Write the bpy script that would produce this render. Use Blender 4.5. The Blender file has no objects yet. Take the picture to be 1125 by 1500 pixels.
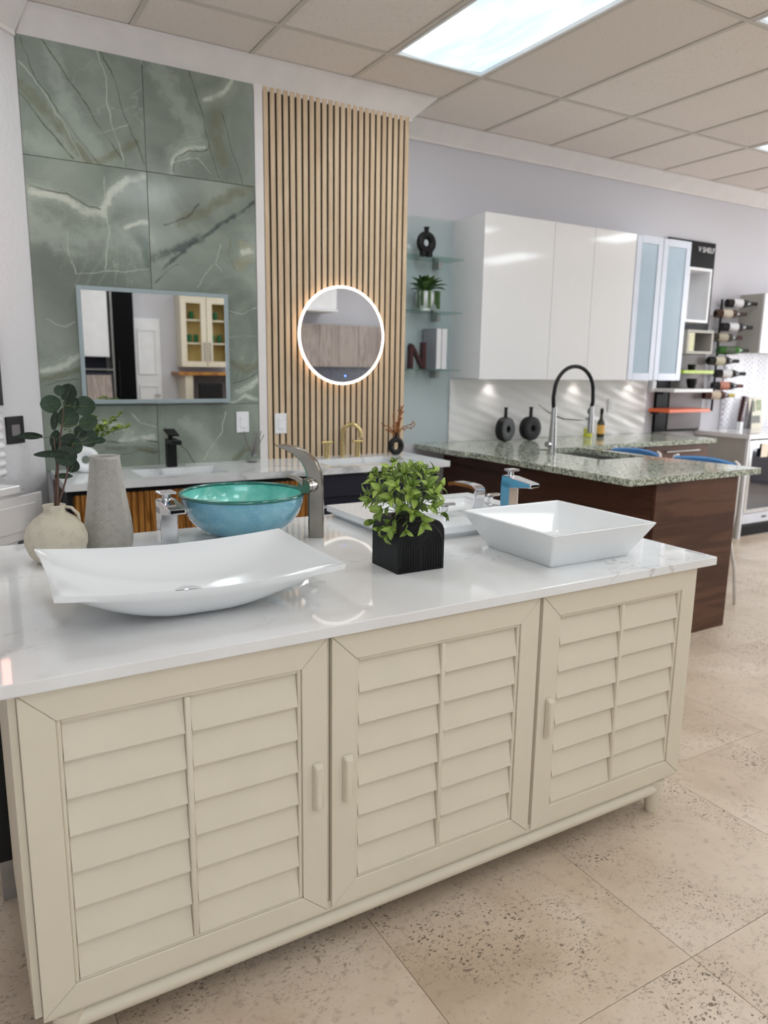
import bpy, bmesh, math, random
from mathutils import Vector, Matrix
random.seed(7)
PI = math.pi
S = bpy.context.scene
C = S.collection

# ------------------------------------------------ camera, world, exposure
F_PX, YAW, PITCH, ROLL = 1082.4, 0.534345, 0.193055, 0.0145565
cam_d = bpy.data.cameras.new('camera'); cam = bpy.data.objects.new('camera', cam_d); C.objects.link(cam)
cam_d.sensor_fit = 'VERTICAL'; cam_d.sensor_height = 36.0; cam_d.lens = F_PX / 1500 * 36
cam_d.clip_start = 0.05; cam_d.clip_end = 60
cy, sy, cp, sp = math.cos(YAW), math.sin(YAW), math.cos(PITCH), math.sin(PITCH)
Fv = Vector((sy*cp, cy*cp, -sp)); Rv = Vector((cy, -sy, 0)); Uv = Rv.cross(Fv)
R2 = math.cos(ROLL)*Rv + math.sin(ROLL)*Uv; U2 = -math.sin(ROLL)*Rv + math.cos(ROLL)*Uv
cam.matrix_world = Matrix(((R2.x, U2.x, -Fv.x, 0), (R2.y, U2.y, -Fv.y, 0), (R2.z, U2.z, -Fv.z, 1.45), (0, 0, 0, 1)))
cam_d.dof.use_dof = True; cam_d.dof.focus_distance = 1.95; cam_d.dof.aperture_fstop = 3.3
S.camera = cam
S.view_settings.view_transform = 'Standard'; S.view_settings.look = 'None'
S.view_settings.gamma = 1.0; S.view_settings.use_curve_mapping = False
S.view_settings.exposure = 0.22
S.cycles.use_denoising = True
S.cycles.max_bounces = 8; S.cycles.diffuse_bounces = 4; S.cycles.glossy_bounces = 5; S.cycles.transmission_bounces = 8
S.cycles.caustics_reflective = False; S.cycles.caustics_refractive = False
S.cycles.sample_clamp_indirect = 6.0
W = bpy.data.worlds.new('world'); S.world = W; W.use_nodes = True
W.node_tree.nodes['Background'].inputs[0].default_value = (0.80, 0.88, 1.0, 1)
W.node_tree.nodes['Background'].inputs[1].default_value = 2.2

def area_light(name, loc, size, size_y, direction, power, col=(1, 1, 1)):
    d = bpy.data.lights.new(name, 'AREA'); d.shape = 'RECTANGLE'; d.size = size; d.size_y = size_y
    d.energy = power; d.color = col
    o = bpy.data.objects.new(name, d); C.objects.link(o); o.location = loc
    o.rotation_euler = Vector(direction).to_track_quat('-Z', 'Y').to_euler()
    return o
# daylight coming through the shop windows (right wall, and the left part of the wall behind the camera)
area_light('window_daylight', (9.35, 2.05, 1.55), 1.9, 2.3, (-1, 0, -0.08), 75, (1.0, 0.98, 0.98))
area_light('shop_front_daylight', (-0.9, -2.95, 1.6), 2.6, 2.2, (0, 1, -0.05), 24, (0.98, 0.98, 1.0))
LIGHT_STRENGTH = 0.88     # what the lens of a panel shows; its tubes are the area lamps in the panel builder
PANEL_WATTS = 9.5

# ------------------------------------------------ helpers
def lin(c):
    r = []
    for v in c[:3]:
        v = v/255 if max(c[:3]) > 1.5 else v
        r.append(v/12.92 if v <= 0.04045 else ((v+0.055)/1.055)**2.4)
    return (*r, 1)

class G:
    def __init__(s, name):
        s.m = bpy.data.materials.new(name); s.m.use_nodes = True
        s.t = s.m.node_tree; s.b = s.t.nodes['Principled BSDF']; s.out = s.t.nodes['Material Output']
    def n(s, typ, **kw):
        x = s.t.nodes.new(typ)
        for k, v in kw.items(): setattr(x, k, v)
        return x
    def put(s, sock, v):
        if isinstance(v, bpy.types.NodeSocket): s.t.links.new(v, sock)
        elif v is not None: sock.default_value = v
    def math(s, op, a, b=None, c=None, clamp=False):
        x = s.n('ShaderNodeMath', operation=op, use_clamp=clamp)
        s.put(x.inputs[0], a); s.put(x.inputs[1], b)
        if c is not None: s.put(x.inputs[2], c)
        return x.outputs[0]
    def vec(s, op, a, b=None, sc=None):
        x = s.n('ShaderNodeVectorMath', operation=op)
        s.put(x.inputs[0], a); s.put(x.inputs[1], b)
        if sc is not None: s.put(x.inputs['Scale'], sc)
        return x.outputs['Value'] if op in ('DOT_PRODUCT', 'LENGTH') else x.outputs['Vector']
    def coord(s, kind='Object'):
        return s.n('ShaderNodeTexCoord').outputs[kind]
    def map(s, v, scale=(1, 1, 1), rot=(0, 0, 0), loc=(0, 0, 0)):
        x = s.n('ShaderNodeMapping'); s.put(x.inputs[0], v)
        x.inputs['Scale'].default_value = scale; x.inputs['Rotation'].default_value = rot; x.inputs['Location'].default_value = loc
        return x.outputs[0]
    def noise(s, v, scale, detail=4, rough=0.5, dist=0.0, out='Fac'):
        x = s.n('ShaderNodeTexNoise'); s.put(x.inputs['Vector'], v)
        x.inputs['Scale'].default_value = scale; x.inputs['Detail'].default_value = detail
        x.inputs['Roughness'].default_value = rough; x.inputs['Distortion'].default_value = dist
        return x.outputs[out]
    def ramp(s, f, stops, interp='LINEAR'):
        x = s.n('ShaderNodeValToRGB'); s.put(x.inputs[0], f); cr = x.color_ramp; cr.interpolation = interp
        while len(cr.elements) < len(stops): cr.elements.new(0.5)
        for e, (p, c) in zip(cr.elements, stops):
            e.position = p; e.color = c if len(c) == 4 else lin(c)
        return x.outputs[0]
    def rng(s, v, a, b, c=0.0, d=1.0, smooth=True):
        x = s.n('ShaderNodeMapRange'); x.interpolation_type = 'SMOOTHSTEP' if smooth else 'LINEAR'
        s.put(x.inputs[0], v)
        for i, q in enumerate((a, b, c, d)): s.put(x.inputs[i+1], q)
        return x.outputs[0]
    def mix(s, f, a, b, mode='MIX'):
        x = s.n('ShaderNodeMix', data_type='RGBA', blend_type=mode)
        s.put(x.inputs[0], f)
        for sock, v in ((x.inputs[6], a), (x.inputs[7], b)):
            if isinstance(v, tuple): v = v if len(v) == 4 and max(v) <= 1.0 else lin(v)
            s.put(sock, v)
        return x.outputs[2]
    def bump(s, h, strength=0.3, dist=0.01):
        x = s.n('ShaderNodeBump'); x.inputs['Strength'].default_value = strength; x.inputs['Distance'].default_value = dist
        s.put(x.inputs['Height'], h); s.t.links.new(x.outputs[0], s.b.inputs['Normal'])
    def set(s, **kw):
        for k, v in kw.items():
            k = {'col': 'Base Color', 'rough': 'Roughness', 'metal': 'Metallic', 'trans': 'Transmission Weight', 'ior': 'IOR',
                 'spec': 'Specular IOR Level', 'coat': 'Coat Weight', 'emit': 'Emission Color', 'est': 'Emission Strength', 'alpha': 'Alpha'}[k]
            if isinstance(v, tuple): v = lin(v)
            s.put(s.b.inputs[k], v)
        return s

def simple(name, col, rough=0.5, metal=0.0, var=0.04, scale=8.0, bump=0.0, bscale=60.0, **kw):
    g = G(name); c = g.coord()
    n = g.noise(c, scale, 3)
    dark = tuple(max(0, v*(1-var)) for v in col); lite = tuple(min(255, v*(1+var)) for v in col)
    g.set(col=g.mix(n, dark, lite), rough=rough, metal=metal, **kw)
    if bump: g.bump(g.noise(c, bscale, 3), bump, 0.004)
    return g.m

# --- mesh building (world coordinates; obj() shifts them to the thing's origin)
def box(bm, x0, x1, y0, y1, z0, z1, bev=0.0, seg=2):
    r = bmesh.ops.create_cube(bm, size=1.0)
    vs = r['verts']
    for v in vs:
        v.co = Vector(((x0+x1)/2 + v.co.x*(x1-x0), (y0+y1)/2 + v.co.y*(y1-y0), (z0+z1)/2 + v.co.z*(z1-z0)))
    if bev > 0:
        es = list({e for v in vs for e in v.link_edges})
        bmesh.ops.bevel(bm, geom=es, offset=bev, segments=seg, affect='EDGES', profile=0.5)
    return bm
def B(*a, **k): return box(bmesh.new(), *a, **k)
def xform(bm, M):
    for v in bm.verts: v.co = M @ v.co
    return bm
def rings(bm, loops, close_ring=True, cap0=True, cap1=True):
    L = [[bm.verts.new(p) for p in lp] for lp in loops]
    n = len(L[0])
    for a, b in zip(L, L[1:]):
        for i in range(n if close_ring else n-1):
            j = (i+1) % n
            try: bm.faces.new((a[i], a[j], b[j], b[i]))
            except ValueError: pass
    if cap0: bm.faces.new(list(reversed(L[0])))
    if cap1: bm.faces.new(L[-1])
    return bm
def lathe(bm, prof, c=(0, 0, 0), n=32, cap0=True, cap1=True):
    loops = [[Vector((c[0]+r*math.cos(2*PI*i/n), c[1]+r*math.sin(2*PI*i/n), c[2]+z)) for i in range(n)] for r, z in prof]
    return rings(bm, loops, True, cap0, cap1)
def tube(bm, pts, rad, n=10, flat=1.0, cap=True):
    pts = [Vector(p) for p in pts]
    if not isinstance(rad, (list, tuple)): rad = [rad]*len(pts)
    up = Vector((0, 0, 1)); loops = []; prev = None
    for i, p in enumerate(pts):
        t = (pts[min(i+1, len(pts)-1)] - pts[max(i-1, 0)]).normalized()
        if prev is None:
            a = up if abs(t.dot(up)) < 0.9 else Vector((1, 0, 0))
            u = t.cross(a).normalized()
        else:
            u = (prev - t*prev.dot(t)).normalized()
        prev = u; w = t.cross(u)
        loops.append([p + rad[i]*(math.cos(2*PI*k/n)*u + flat*math.sin(2*PI*k/n)*w) for k in range(n)])
    return rings(bm, loops, True, cap, cap)
def cyl(bm, a, b, r, r1=None, n=20):
    return tube(bm, [a, b], [r, r if r1 is None else r1], n)
def torus(bm, c, R, r, axis='Y', n=40, m=12, sx=1.0, sz=1.0, depth=1.0, a0=0, a1=2*PI):
    full = abs(a1-a0-2*PI) < 1e-6
    loops = []
    for i in range(n if full else n+1):
        a = a0 + (a1-a0)*i/n
        lp = []
        for k in range(m):
            q = 2*PI*k/m; rr = R + r*math.cos(q); d = r*depth*math.sin(q)
            p = {'Y': (rr*math.cos(a)*sx, d, rr*math.sin(a)*sz), 'X': (d, rr*math.cos(a)*sx, rr*math.sin(a)*sz), 'Z': (rr*math.cos(a)*sx, rr*math.sin(a)*sz, d)}[axis]
            lp.append(Vector(p) + Vector(c))
        loops.append(lp)
    if full: loops.append(None)
    L = [[bm.verts.new(p) for p in lp] for lp in loops if lp]
    if full: L.append(L[0])
    for a, b in zip(L, L[1:]):
        for k in range(m):
            bm.faces.new((a[k], a[(k+1) % m], b[(k+1) % m], b[k]))
    if not full:
        bm.faces.new(L[0]); bm.faces.new(list(reversed(L[-1])))
    return bm
def slab(xs, ys, z0, z1, filled, bev=0.0):
    bm = bmesh.new(); V = {}
    def v(i, j, z):
        k = (i, j, z)
        if k not in V: V[k] = bm.verts.new((xs[i], ys[j], z))
        return V[k]
    nx, ny = len(xs)-1, len(ys)-1
    f = lambda i, j: 0 <= i < nx and 0 <= j < ny and filled(i, j)
    for i in range(nx):
        for j in range(ny):
            if not f(i, j): continue
            bm.faces.new((v(i, j, z1), v(i+1, j, z1), v(i+1, j+1, z1), v(i, j+1, z1)))
            bm.faces.new((v(i, j+1, z0), v(i+1, j+1, z0), v(i+1, j, z0), v(i, j, z0)))
            for (di, dj, a, b) in ((0, -1, (i, j), (i+1, j)), (1, 0, (i+1, j), (i+1, j+1)), (0, 1, (i+1, j+1), (i, j+1)), (-1, 0, (i, j+1), (i, j))):
                if not f(i+di, j+dj):
                    bm.faces.new((v(*a, z0), v(*b, z0), v(*b, z1), v(*a, z1)))
    if bev:
        es = [e for e in bm.edges if len(e.link_faces) == 2 and e.calc_face_angle() > 0.5]
        bmesh.ops.bevel(bm, geom=es, offset=bev, segments=2, affect='EDGES')
    return bm

ORG = {}
def to_mesh(name, bm, mat, org=(0, 0, 0), smooth=None):
    if org != (0, 0, 0): bmesh.ops.translate(bm, verts=bm.verts, vec=-Vector(org))
    bmesh.ops.recalc_face_normals(bm, faces=bm.faces)
    me = bpy.data.meshes.new(name); bm.to_mesh(me); bm.free()
    if mat: me.materials.append(mat)
    if smooth: 
        for p in me.polygons: p.use_smooth = True
        if smooth != 'all':
            me.set_sharp_from_angle(angle=math.radians(smooth if smooth is not True else 38))
    return me
def obj(name, bm, mat, parent=None, smooth=None, org=None):
    o0 = ORG.get(parent.name, (0, 0, 0)) if parent else (org or (0, 0, 0))
    o = bpy.data.objects.new(name, to_mesh(name, bm, mat, o0, smooth)); C.objects.link(o)
    if parent: o.parent = parent
    elif org: o.location = org
    ORG[o.name] = o0
    return o
def inst(name, me, parent=None, loc=(0, 0, 0), rot=None, scale=None):
    o = bpy.data.objects.new(name, me); C.objects.link(o)
    o0 = ORG.get(parent.name, (0, 0, 0)) if parent else (0, 0, 0)
    o.parent = parent; o.location = Vector(loc) - Vector(o0)
    if rot is not None:
        o.rotation_euler = rot
    if scale is not None: o.scale = scale
    return o
def tag(o, label, cat, group=None):
    o['label'] = label; o['category'] = cat
    if group: o['group'] = group
    return o
def thing(name, label, cat, loc, group=None):
    o = bpy.data.objects.new(name, None); C.objects.link(o); o.location = loc; o.empty_display_size = 0.05
    ORG[o.name] = tuple(loc)
    return tag(o, label, cat, group)
def struct(name, bm, mat, parent=None, smooth=None):
    o = obj(name, bm, mat, parent, smooth)
    if not parent: o['kind'] = 'structure'
    return o

# ------------------------------------------------ materials
def m_floor():
    g = G('travertine'); c = g.coord(); r = g.n('ShaderNodeObjectInfo').outputs['Random']
    off = g.vec('SCALE', (7.3, 3.1, 1.7), sc=g.math('MULTIPLY', r, 9.0)); p = g.vec('ADD', c, off)
    cloud = g.noise(p, 2.2, 6, 0.6, 0.6)
    base = g.ramp(cloud, [(0.30, (178, 157, 134)), (0.5, (201, 182, 160)), (0.72, (216, 200, 182))])
    base = g.mix(g.math('MULTIPLY', r, 0.25), base, (212, 198, 182))
    fine = g.noise(p, 38, 5, 0.65)
    base = g.mix(g.rng(fine, 0.52, 0.72, 0, 0.55), base, (150, 134, 116))
    # pits: dark elongated specks gathered in patches
    patch = g.rng(g.noise(p, 2.3, 3, 0.55), 0.40, 0.60)
    v = g.n('ShaderNodeTexVoronoi', feature='F1'); g.put(v.inputs['Vector'], g.vec('ADD', g.map(p, (1, 1.5, 1)), g.vec('SCALE', g.noise(p, 30, 3, out='Color'), sc=0.05)))
    v.inputs['Scale'].default_value = 62
    lim = g.math('MULTIPLY_ADD', g.noise(p, 22, 2), 0.72, -0.13)
    pit = g.math('MULTIPLY', g.rng(g.math('SUBTRACT', lim, v.outputs['Distance']), -0.03, 0.05), patch)
    n2 = g.rng(g.noise(g.map(p, (1, 1.7, 1)), 80, 4, 0.65), 0.57, 0.64)
    pit2 = g.math('MULTIPLY', n2, g.math('MULTIPLY', patch, 0.7))
    pm = g.math('MAXIMUM', pit, pit2)
    col = g.mix(g.math('MULTIPLY', pm, 0.8), base, (98, 84, 70))
    g.set(col=col, rough=g.math('MULTIPLY_ADD', pm, 0.35, g.math('MULTIPLY_ADD', cloud, 0.2, 0.24)), spec=0.45)
    g.bump(g.math('SUBTRACT', g.math('MULTIPLY', fine, 0.12), pm), 0.25, 0.002)
    return g.m
def m_wall(name, col, bump=0.25, scale=55):
    g = G(name); c = g.coord(); g.set(col=g.mix(g.noise(c, 1.2, 2), tuple(v*0.985 for v in col), tuple(min(255, v*1.01) for v in col)), rough=0.62, spec=0.3)
    g.bump(g.noise(c, scale, 4, 0.6), bump, 0.006); return g.m
def m_ceiling():
    g = G('acoustic_tile'); c = g.coord(); r = g.n('ShaderNodeObjectInfo').outputs['Random']
    p = g.vec('ADD', c, g.vec('SCALE', (5, 3, 1), sc=g.math('MULTIPLY', r, 5)))
    n = g.noise(p, 95, 3, 0.65); d = g.rng(n, 0.58, 0.66)
    base = g.mix(r, (228, 219, 213), (236, 228, 222))
    g.set(col=g.mix(g.math('MULTIPLY', d, 0.35), base, (170, 160, 152)), rough=0.9, spec=0.1)
    g.bump(g.math('SUBTRACT', 1.0, d), 0.3, 0.002); return g.m
VC = {'dark': ((74, 78, 66), 0.75), 'light': ((186, 193, 178), 0.75), 'white': ((201, 205, 192), 0.8), 'pale': ((158, 168, 157), 0.65),
      'brownband': ((114, 116, 96), 0.75), 'tan': ((150, 146, 120), 0.8), 'navy': ((62, 74, 74), 0.8), 'ring': ((122, 122, 98), 0.7), 'darkgreen': ((84, 102, 92), 0.75)}
def m_onyx(name, veins, seed, tint=0.0):
    g = G(name); c = g.coord(); sh = g.vec('ADD', c, (seed*3.7, seed*1.3, seed*2.1))
    w = g.vec('SUBTRACT', g.noise(sh, 2.6, 5, 0.55, out='Color'), (0.5, 0.5, 0.5)); w2 = g.vec('SUBTRACT', g.noise(sh, 14, 4, 0.6, out='Color'), (0.5, 0.5, 0.5))
    q = g.vec('MULTIPLY', c, (1, 0, 1))
    p = g.vec('ADD', q, g.vec('ADD', g.vec('MULTIPLY', w, (0.07, 0, 0.07)), g.vec('MULTIPLY', w2, (0.022, 0, 0.022))))
    n1 = g.noise(sh, 1.7, 6, 0.55, 0.9)
    col = g.ramp(n1, [(0.28, (104, 113, 104)), (0.42, (124, 133, 123)), (0.56, (140, 149, 138)), (0.75, (166, 173, 161))])
    # onyx banding
    band = g.math('SINE', g.math('MULTIPLY', g.noise(sh, 1.3, 3, 0.5, 0.6), 95.0))
    col = g.mix(g.math('MULTIPLY', g.rng(band, 0.3, 1.0), g.rng(g.noise(sh, 2.1, 2), 0.45, 0.7, 0, 0.35)), col, (140, 152, 132))
    jit = g.noise(sh, 24, 5, 0.65)
    soft = [v for v in veins if v[2] >= 0.012]; hard = [v for v in veins if v[2] < 0.012]
    for kind, pts, wd in soft + hard:
        dmin = None
        for a, b in zip(pts, pts[1:]):
            A = Vector((a[0], 0, a[1])); D = Vector((b[0], 0, b[1])) - A
            pa = g.vec('SUBTRACT', p, tuple(A))
            t = g.math('MULTIPLY', g.vec('DOT_PRODUCT', pa, tuple(D)), 1.0/max(D.length_squared, 1e-6), clamp=True)
            dd = g.vec('LENGTH', g.vec('SUBTRACT', pa, g.vec('SCALE', tuple(D), sc=t)))
            dmin = dd if dmin is None else g.math('MINIMUM', dmin, dd)
        cc, op = VC[kind]
        dmin = g.math('ADD', dmin, g.math('MULTIPLY', g.math('SUBTRACT', jit, 0.5), wd*2.2))
        if kind == 'white':
            rg = g.math('SINE', g.math('MULTIPLY', dmin, 330.0)); col = g.mix(g.math('MULTIPLY', g.rng(rg, 0.0, 1.0), g.rng(dmin, .10, .02, 0, .30)), col, (104, 112, 98))
            col = g.mix(g.rng(dmin, .075, .0, 0, .35), col, (176, 186, 173))
        k = 1.25 if wd >= 0.012 else 1.1
        m = g.rng(dmin, wd*k, wd*0.15, 0, op)
        m = g.math('MULTIPLY', m, g.rng(g.noise(sh, 6 if wd < 0.012 else 9, 4, 0.6), 0.30, 0.52, 0.25, 1.0))
        col = g.mix(m, col, cc)
    hair = g.math('ABSOLUTE', g.math('SUBTRACT', g.noise(sh, 2.3, 5, 0.55, 0.4), 0.5))
    col = g.mix(g.math('MULTIPLY', g.rng(hair, 0.007, 0.0, 0, 0.3), g.rng(g.noise(sh, 3, 2), 0.5, 0.7)), col, (180, 188, 172))
    g.set(col=col, rough=0.13, spec=0.45); return g.m
def m_marble(name, base, vein, rough=0.07, sc=1.6, amt=0.6, thin=0.012, cloud=(236, 238, 238)):
    g = G(name); c = g.coord()
    a = g.math('ABSOLUTE', g.math('SUBTRACT', g.noise(g.map(c, (1, 1.7, 1), (0, 0, .35)), sc, 7, 0.58, 0.35), 0.5))
    msk = g.rng(g.noise(c, 1.9, 3), 0.42, 0.68)
    col = g.mix(g.rng(g.noise(c, 2.4, 4, 0.6), 0.35, 0.75, 0, 1), base, cloud)
    col = g.mix(g.math('MULTIPLY', g.rng(a, thin, 0.0, 0, amt), msk), col, vein)
    g.set(col=col, rough=rough, spec=0.5); return g.m
def m_granite():
    g = G('speckled_granite'); c = g.coord()
    n = g.noise(c, 75, 4, 0.6); n2 = g.noise(c, 170, 3, 0.6); n3 = g.noise(g.vec('ADD', c, (4, 5, 6)), 62, 4, 0.65)
    col = g.ramp(n, [(0.36, (96, 104, 92)), (0.45, (150, 158, 142)), (0.52, (196, 202, 186)), (0.62, (216, 220, 205))])
    col = g.mix(g.rng(n3, 0.55, 0.62, 0, 0.85), col, (62, 68, 60)); col = g.mix(g.rng(n2, 0.60, 0.68, 0, 0.6), col, (226, 228, 218))
    g.set(col=col, rough=0.08, spec=0.55); return g.m
def m_wood(name, c1, c2, c3, axis='Z', rough=0.45, sc=1.0, ring=14.0):
    g = G(name); c = g.coord(); r = g.n('ShaderNodeObjectInfo').outputs['Random']
    st = {'Z': (9, 9, 0.7), 'X': (0.7, 9, 9), 'Y': (9, 0.7, 9)}[axis]
    p = g.vec('ADD', g.map(c, tuple(v*sc for v in st)), g.vec('SCALE', (3.1, 7.7, 5.3), sc=g.math('MULTIPLY', r, 8)))
    n = g.noise(p, 1.2, 5, 0.6, 1.2); s = g.math('SINE', g.math('MULTIPLY', n, ring*2)); f = g.noise(g.map(p, (3, 3, 3)), 6, 3, 0.6)
    k = g.math('MULTIPLY_ADD', s, 0.28, g.math('MULTIPLY_ADD', f, 0.6, 0.2))
    col = g.ramp(k, [(0.15, c1), (0.5, c2), (0.85, c3)])
    g.set(col=col, rough=rough, spec=0.35); g.bump(f, 0.06, 0.002); return g.m
def m_glass(name, col=(240, 250, 247), rough=0.0, trans=1.0, ior=1.45):
    g = G(name); g.set(col=col, rough=rough, trans=trans, ior=ior); return g.m
def m_pane(name, col):
    g = G(name); tr = g.n('ShaderNodeBsdfTransparent'); gl = g.n('ShaderNodeBsdfGlossy'); mx = g.n('ShaderNodeMixShader'); fr = g.n('ShaderNodeFresnel')
    tr.inputs[0].default_value = lin(col); gl.inputs['Roughness'].default_value = 0.01; fr.inputs[0].default_value = 1.35
    geo = g.n('ShaderNodeNewGeometry'); g.put(mx.inputs[0], g.math('MULTIPLY', fr.outputs[0], g.math('SUBTRACT', 1.0, geo.outputs['Backfacing']))); g.t.links.new(tr.outputs[0], mx.inputs[1]); g.t.links.new(gl.outputs[0], mx.inputs[2]); g.t.links.new(mx.outputs[0], g.out.inputs[0])
    return g.m
def m_emit(name, col, st):
    g = G(name); g.set(col=col, rough=0.4, emit=col, est=st); return g.m

def m_diff():
    g = G('fluorescent_diffuser'); c = g.coord(); n = g.noise(g.map(c, (3, .8, 1)), 2.2, 3, .5, .8)
    col = g.mix(g.rng(n, .35, .65), (200, 226, 238), (236, 248, 252)); g.set(col=(200, 210, 214), rough=.4, emit=col, est=LIGHT_STRENGTH); return g.m
M = {}
M['floor'] = m_floor(); M['grout'] = simple('grout', (140, 124, 106), 0.8)
M['wall'] = m_wall('grey_paint', (207, 206, 212), 0.10, 90); M['wall_tex'] = m_wall('textured_white_paint', (222, 220, 222), 0.75, 42)
M['white_paint'] = simple('white_trim_paint', (226, 222, 220), 0.4); M['ceil'] = m_ceiling(); M['grid'] = simple('ceiling_grid_metal', (206, 199, 190), 0.5)
M['cream'] = simple('cream_paint', (217, 208, 188), 0.42, var=0.02, bump=0.10, bscale=35)
M['quartz'] = m_marble('white_quartz', (226, 224, 222), (142, 136, 127), 0.035, 0.9, 0.6, 0.0042)
M['marble'] = m_marble('grey_veined_marble', (222, 224, 226), (150, 154, 158), 0.1, 2.2, 0.8, 0.05)
M['granite'] = m_granite()
M['ceramic'] = simple('glazed_white_ceramic', (232, 234, 235), 0.09, var=0.005, spec=0.4)
M['chrome'] = simple('polished_chrome', (225, 226, 230), 0.06, 1.0, var=0.01)
M['nickel'] = simple('brushed_nickel', (152, 147, 138), 0.2, 1.0, var=0.05, scale=30); M['steel'] = simple('stainless_steel', (172, 172, 170), 0.28, 1.0, var=0.06, scale=20)
M['gold'] = simple('brushed_gold', (206, 188, 136), 0.25, 1.0); M['black'] = simple('matt_black', (13, 13, 15), 0.45, var=0.1, spec=0.3)
M['blackmat'] = simple('black_ceramic', (13, 14, 16), 0.48, var=0.12, bump=0.05, spec=0.35); M['blackgloss'] = simple('black_gloss', (8, 8, 11), 0.35, spec=0.1)
M['navy'] = simple('navy_lacquer', (13, 18, 42), 0.55); M['walnut'] = m_wood('walnut_laminate', (68, 42, 31), (83, 53, 40), (100, 67, 51), 'X', 0.45, .7, 9.0)
M['walnutY'] = m_wood('walnut_laminate_side', (62, 38, 28), (76, 48, 36), (92, 60, 46), 'Y', 0.45, .7, 9.0)
M['oak'] = m_wood('golden_oak', (126, 80, 30), (160, 106, 46), (188, 132, 66), 'Z', 0.45); M['slat'] = m_wood('pale_oak_slat', (196, 171, 141), (205, 181, 151), (213, 190, 161), 'Z', 0.55, 0.8)
M['felt'] = simple('black_felt', (28, 24, 22), 0.95); M['whitegloss'] = simple('white_gloss_laminate', (232, 231, 231), 0.06, var=0.008, spec=0.6)
M['white'] = simple('white_plastic', (232, 232, 234), 0.35); M['mirror'] = simple('silvered_mirror', (240, 242, 242), 0.0, 1.0, var=0.0)
M['alu'] = simple('satin_aluminium', (200, 204, 214), 0.35, 0.35); M['mirframe'] = simple('frosted_mirror_edge', (150, 164, 168), 0.35)
M['frost'] = simple('frosted_glass', (176, 194, 208), 0.16, var=0.03, spec=0.6); M['glass'] = m_pane('clear_green_glass', (232, 246, 241)); M['clear'] = m_pane('clear_glass', (246, 250, 250))
M['splash'] = simple('white_wavy_tile', (232, 230, 230), 0.22, var=0.01)
def m_vase(name, col, b, bs):
    g = G(name); c = g.coord(); n = g.noise(c, bs, 5, 0.65)
    g.set(col=g.mix(g.rng(n, 0.45, 0.7, 0, 0.5), col, tuple(v*0.86 for v in col)), rough=0.85, spec=0.2); g.bump(n, b, 0.004); return g.m
M['stoneware'] = m_vase('rough_stoneware', (202, 194, 176), 0.7, 30); M['greige'] = m_vase('matt_greige_ceramic', (186, 182, 174), 0.1, 60)
def m_leaf(name, c1, c2, rough=0.45):
    g = G(name); c = g.coord(); r = g.n('ShaderNodeObjectInfo').outputs['Random']
    mid = g.math('ABSOLUTE', g.n('ShaderNodeSeparateXYZ').outputs[0]); sx = g.n('ShaderNodeSeparateXYZ'); g.put(sx.inputs[0], c)
    mid = g.math('ABSOLUTE', sx.outputs[0])
    col = g.mix(r, c1, c2); col = g.mix(g.rng(mid, 0.05, 0.0, 0, 0.25), col, tuple(min(255, v*1.35+12) for v in c2))
    g.set(col=col, rough=rough, spec=0.4); g.bump(g.noise(c, 9, 3), 0.2, 0.05); return g.m
M['leaf_dark'] = m_leaf('eucalyptus_leaf', (26, 42, 32), (46, 68, 46)); M['leaf_lime'] = m_leaf('lime_leaf', (84, 112, 36), (158, 182, 86))
M['leaf_succ'] = m_leaf('succulent_leaf', (46, 76, 40), (86, 120, 60)); M['stem'] = simple('brown_stem', (92, 68, 58), 0.7, var=0.2)
M['greenstem'] = simple('green_stem', (86, 104, 62), 0.6); M['rust'] = simple('rust_dried_plant', (150, 92, 48), 0.8, var=0.2); M['soil'] = simple('dark_soil', (40, 34, 28), 0.95, var=0.3)
M['stool'] = simple('blue_vinyl', (82, 138, 196), 0.4, var=0.06); M['maroon'] = simple('dark_red_lacquer', (66, 26, 30), 0.4); M['greyboard'] = simple('grey_laminate', (120, 114, 116), 0.5)
M['sidegrey'] = simple('warm_grey_laminate', (176, 172, 164), 0.5); M['fridgeglass'] = simple('dark_fridge_glass', (22, 26, 42), 0.06, spec=0.8)
M['lime'] = simple('lime_lacquer', (176, 200, 44), 0.3); M['orange'] = simple('orange_lacquer', (232, 104, 52), 0.3); M['book'] = simple('grey_book_cover', (150, 150, 158), 0.5); M['page'] = simple('book_pages', (228, 228, 230), 0.7)
M['greige_cab'] = m_wood('greige_woodgrain', (140, 128, 122), (158, 146, 140), (172, 160, 154), 'Z', 0.5); M['amber'] = simple('amber_shelf_back', (205, 178, 112), 0.4)
M['diffuser'] = m_diff(); M['led'] = m_emit('led_ring', (255, 248, 238), 1.05); M['halo'] = m_emit('led_back_strip', (255, 224, 190), 2.3)
M['pinkled'] = m_emit('added_rose_light', (255, 190, 176), 3.4); M['puck'] = m_emit('puck_lamp_lens', (255, 244, 232), 6.0)

# ================================================ SETTING
# floor of square travertine tiles
TP, TY = 0.645, 0.643
fl = struct('floor', B(-3.2, 9.6, -3.3, 4.7, -0.08, -0.0035), M['grout'])
tm = to_mesh('floor_tile', B(-TP/2+.0007, TP/2-.0007, -TY/2+.0007, TY/2-.0007, -0.012, 0, 0.0006, 1), M['floor'])
for i in range(-5, 14):
    for j in range(-6, 7):
        x, y = 0.861 + TP*(i+.5), 0.345 + TY*(j+.5)
        if -2.6 < x < 9.4 and -3.1 < y < 4.4: inst('floor_tile', tm, fl, (x, y, 0))
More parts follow.
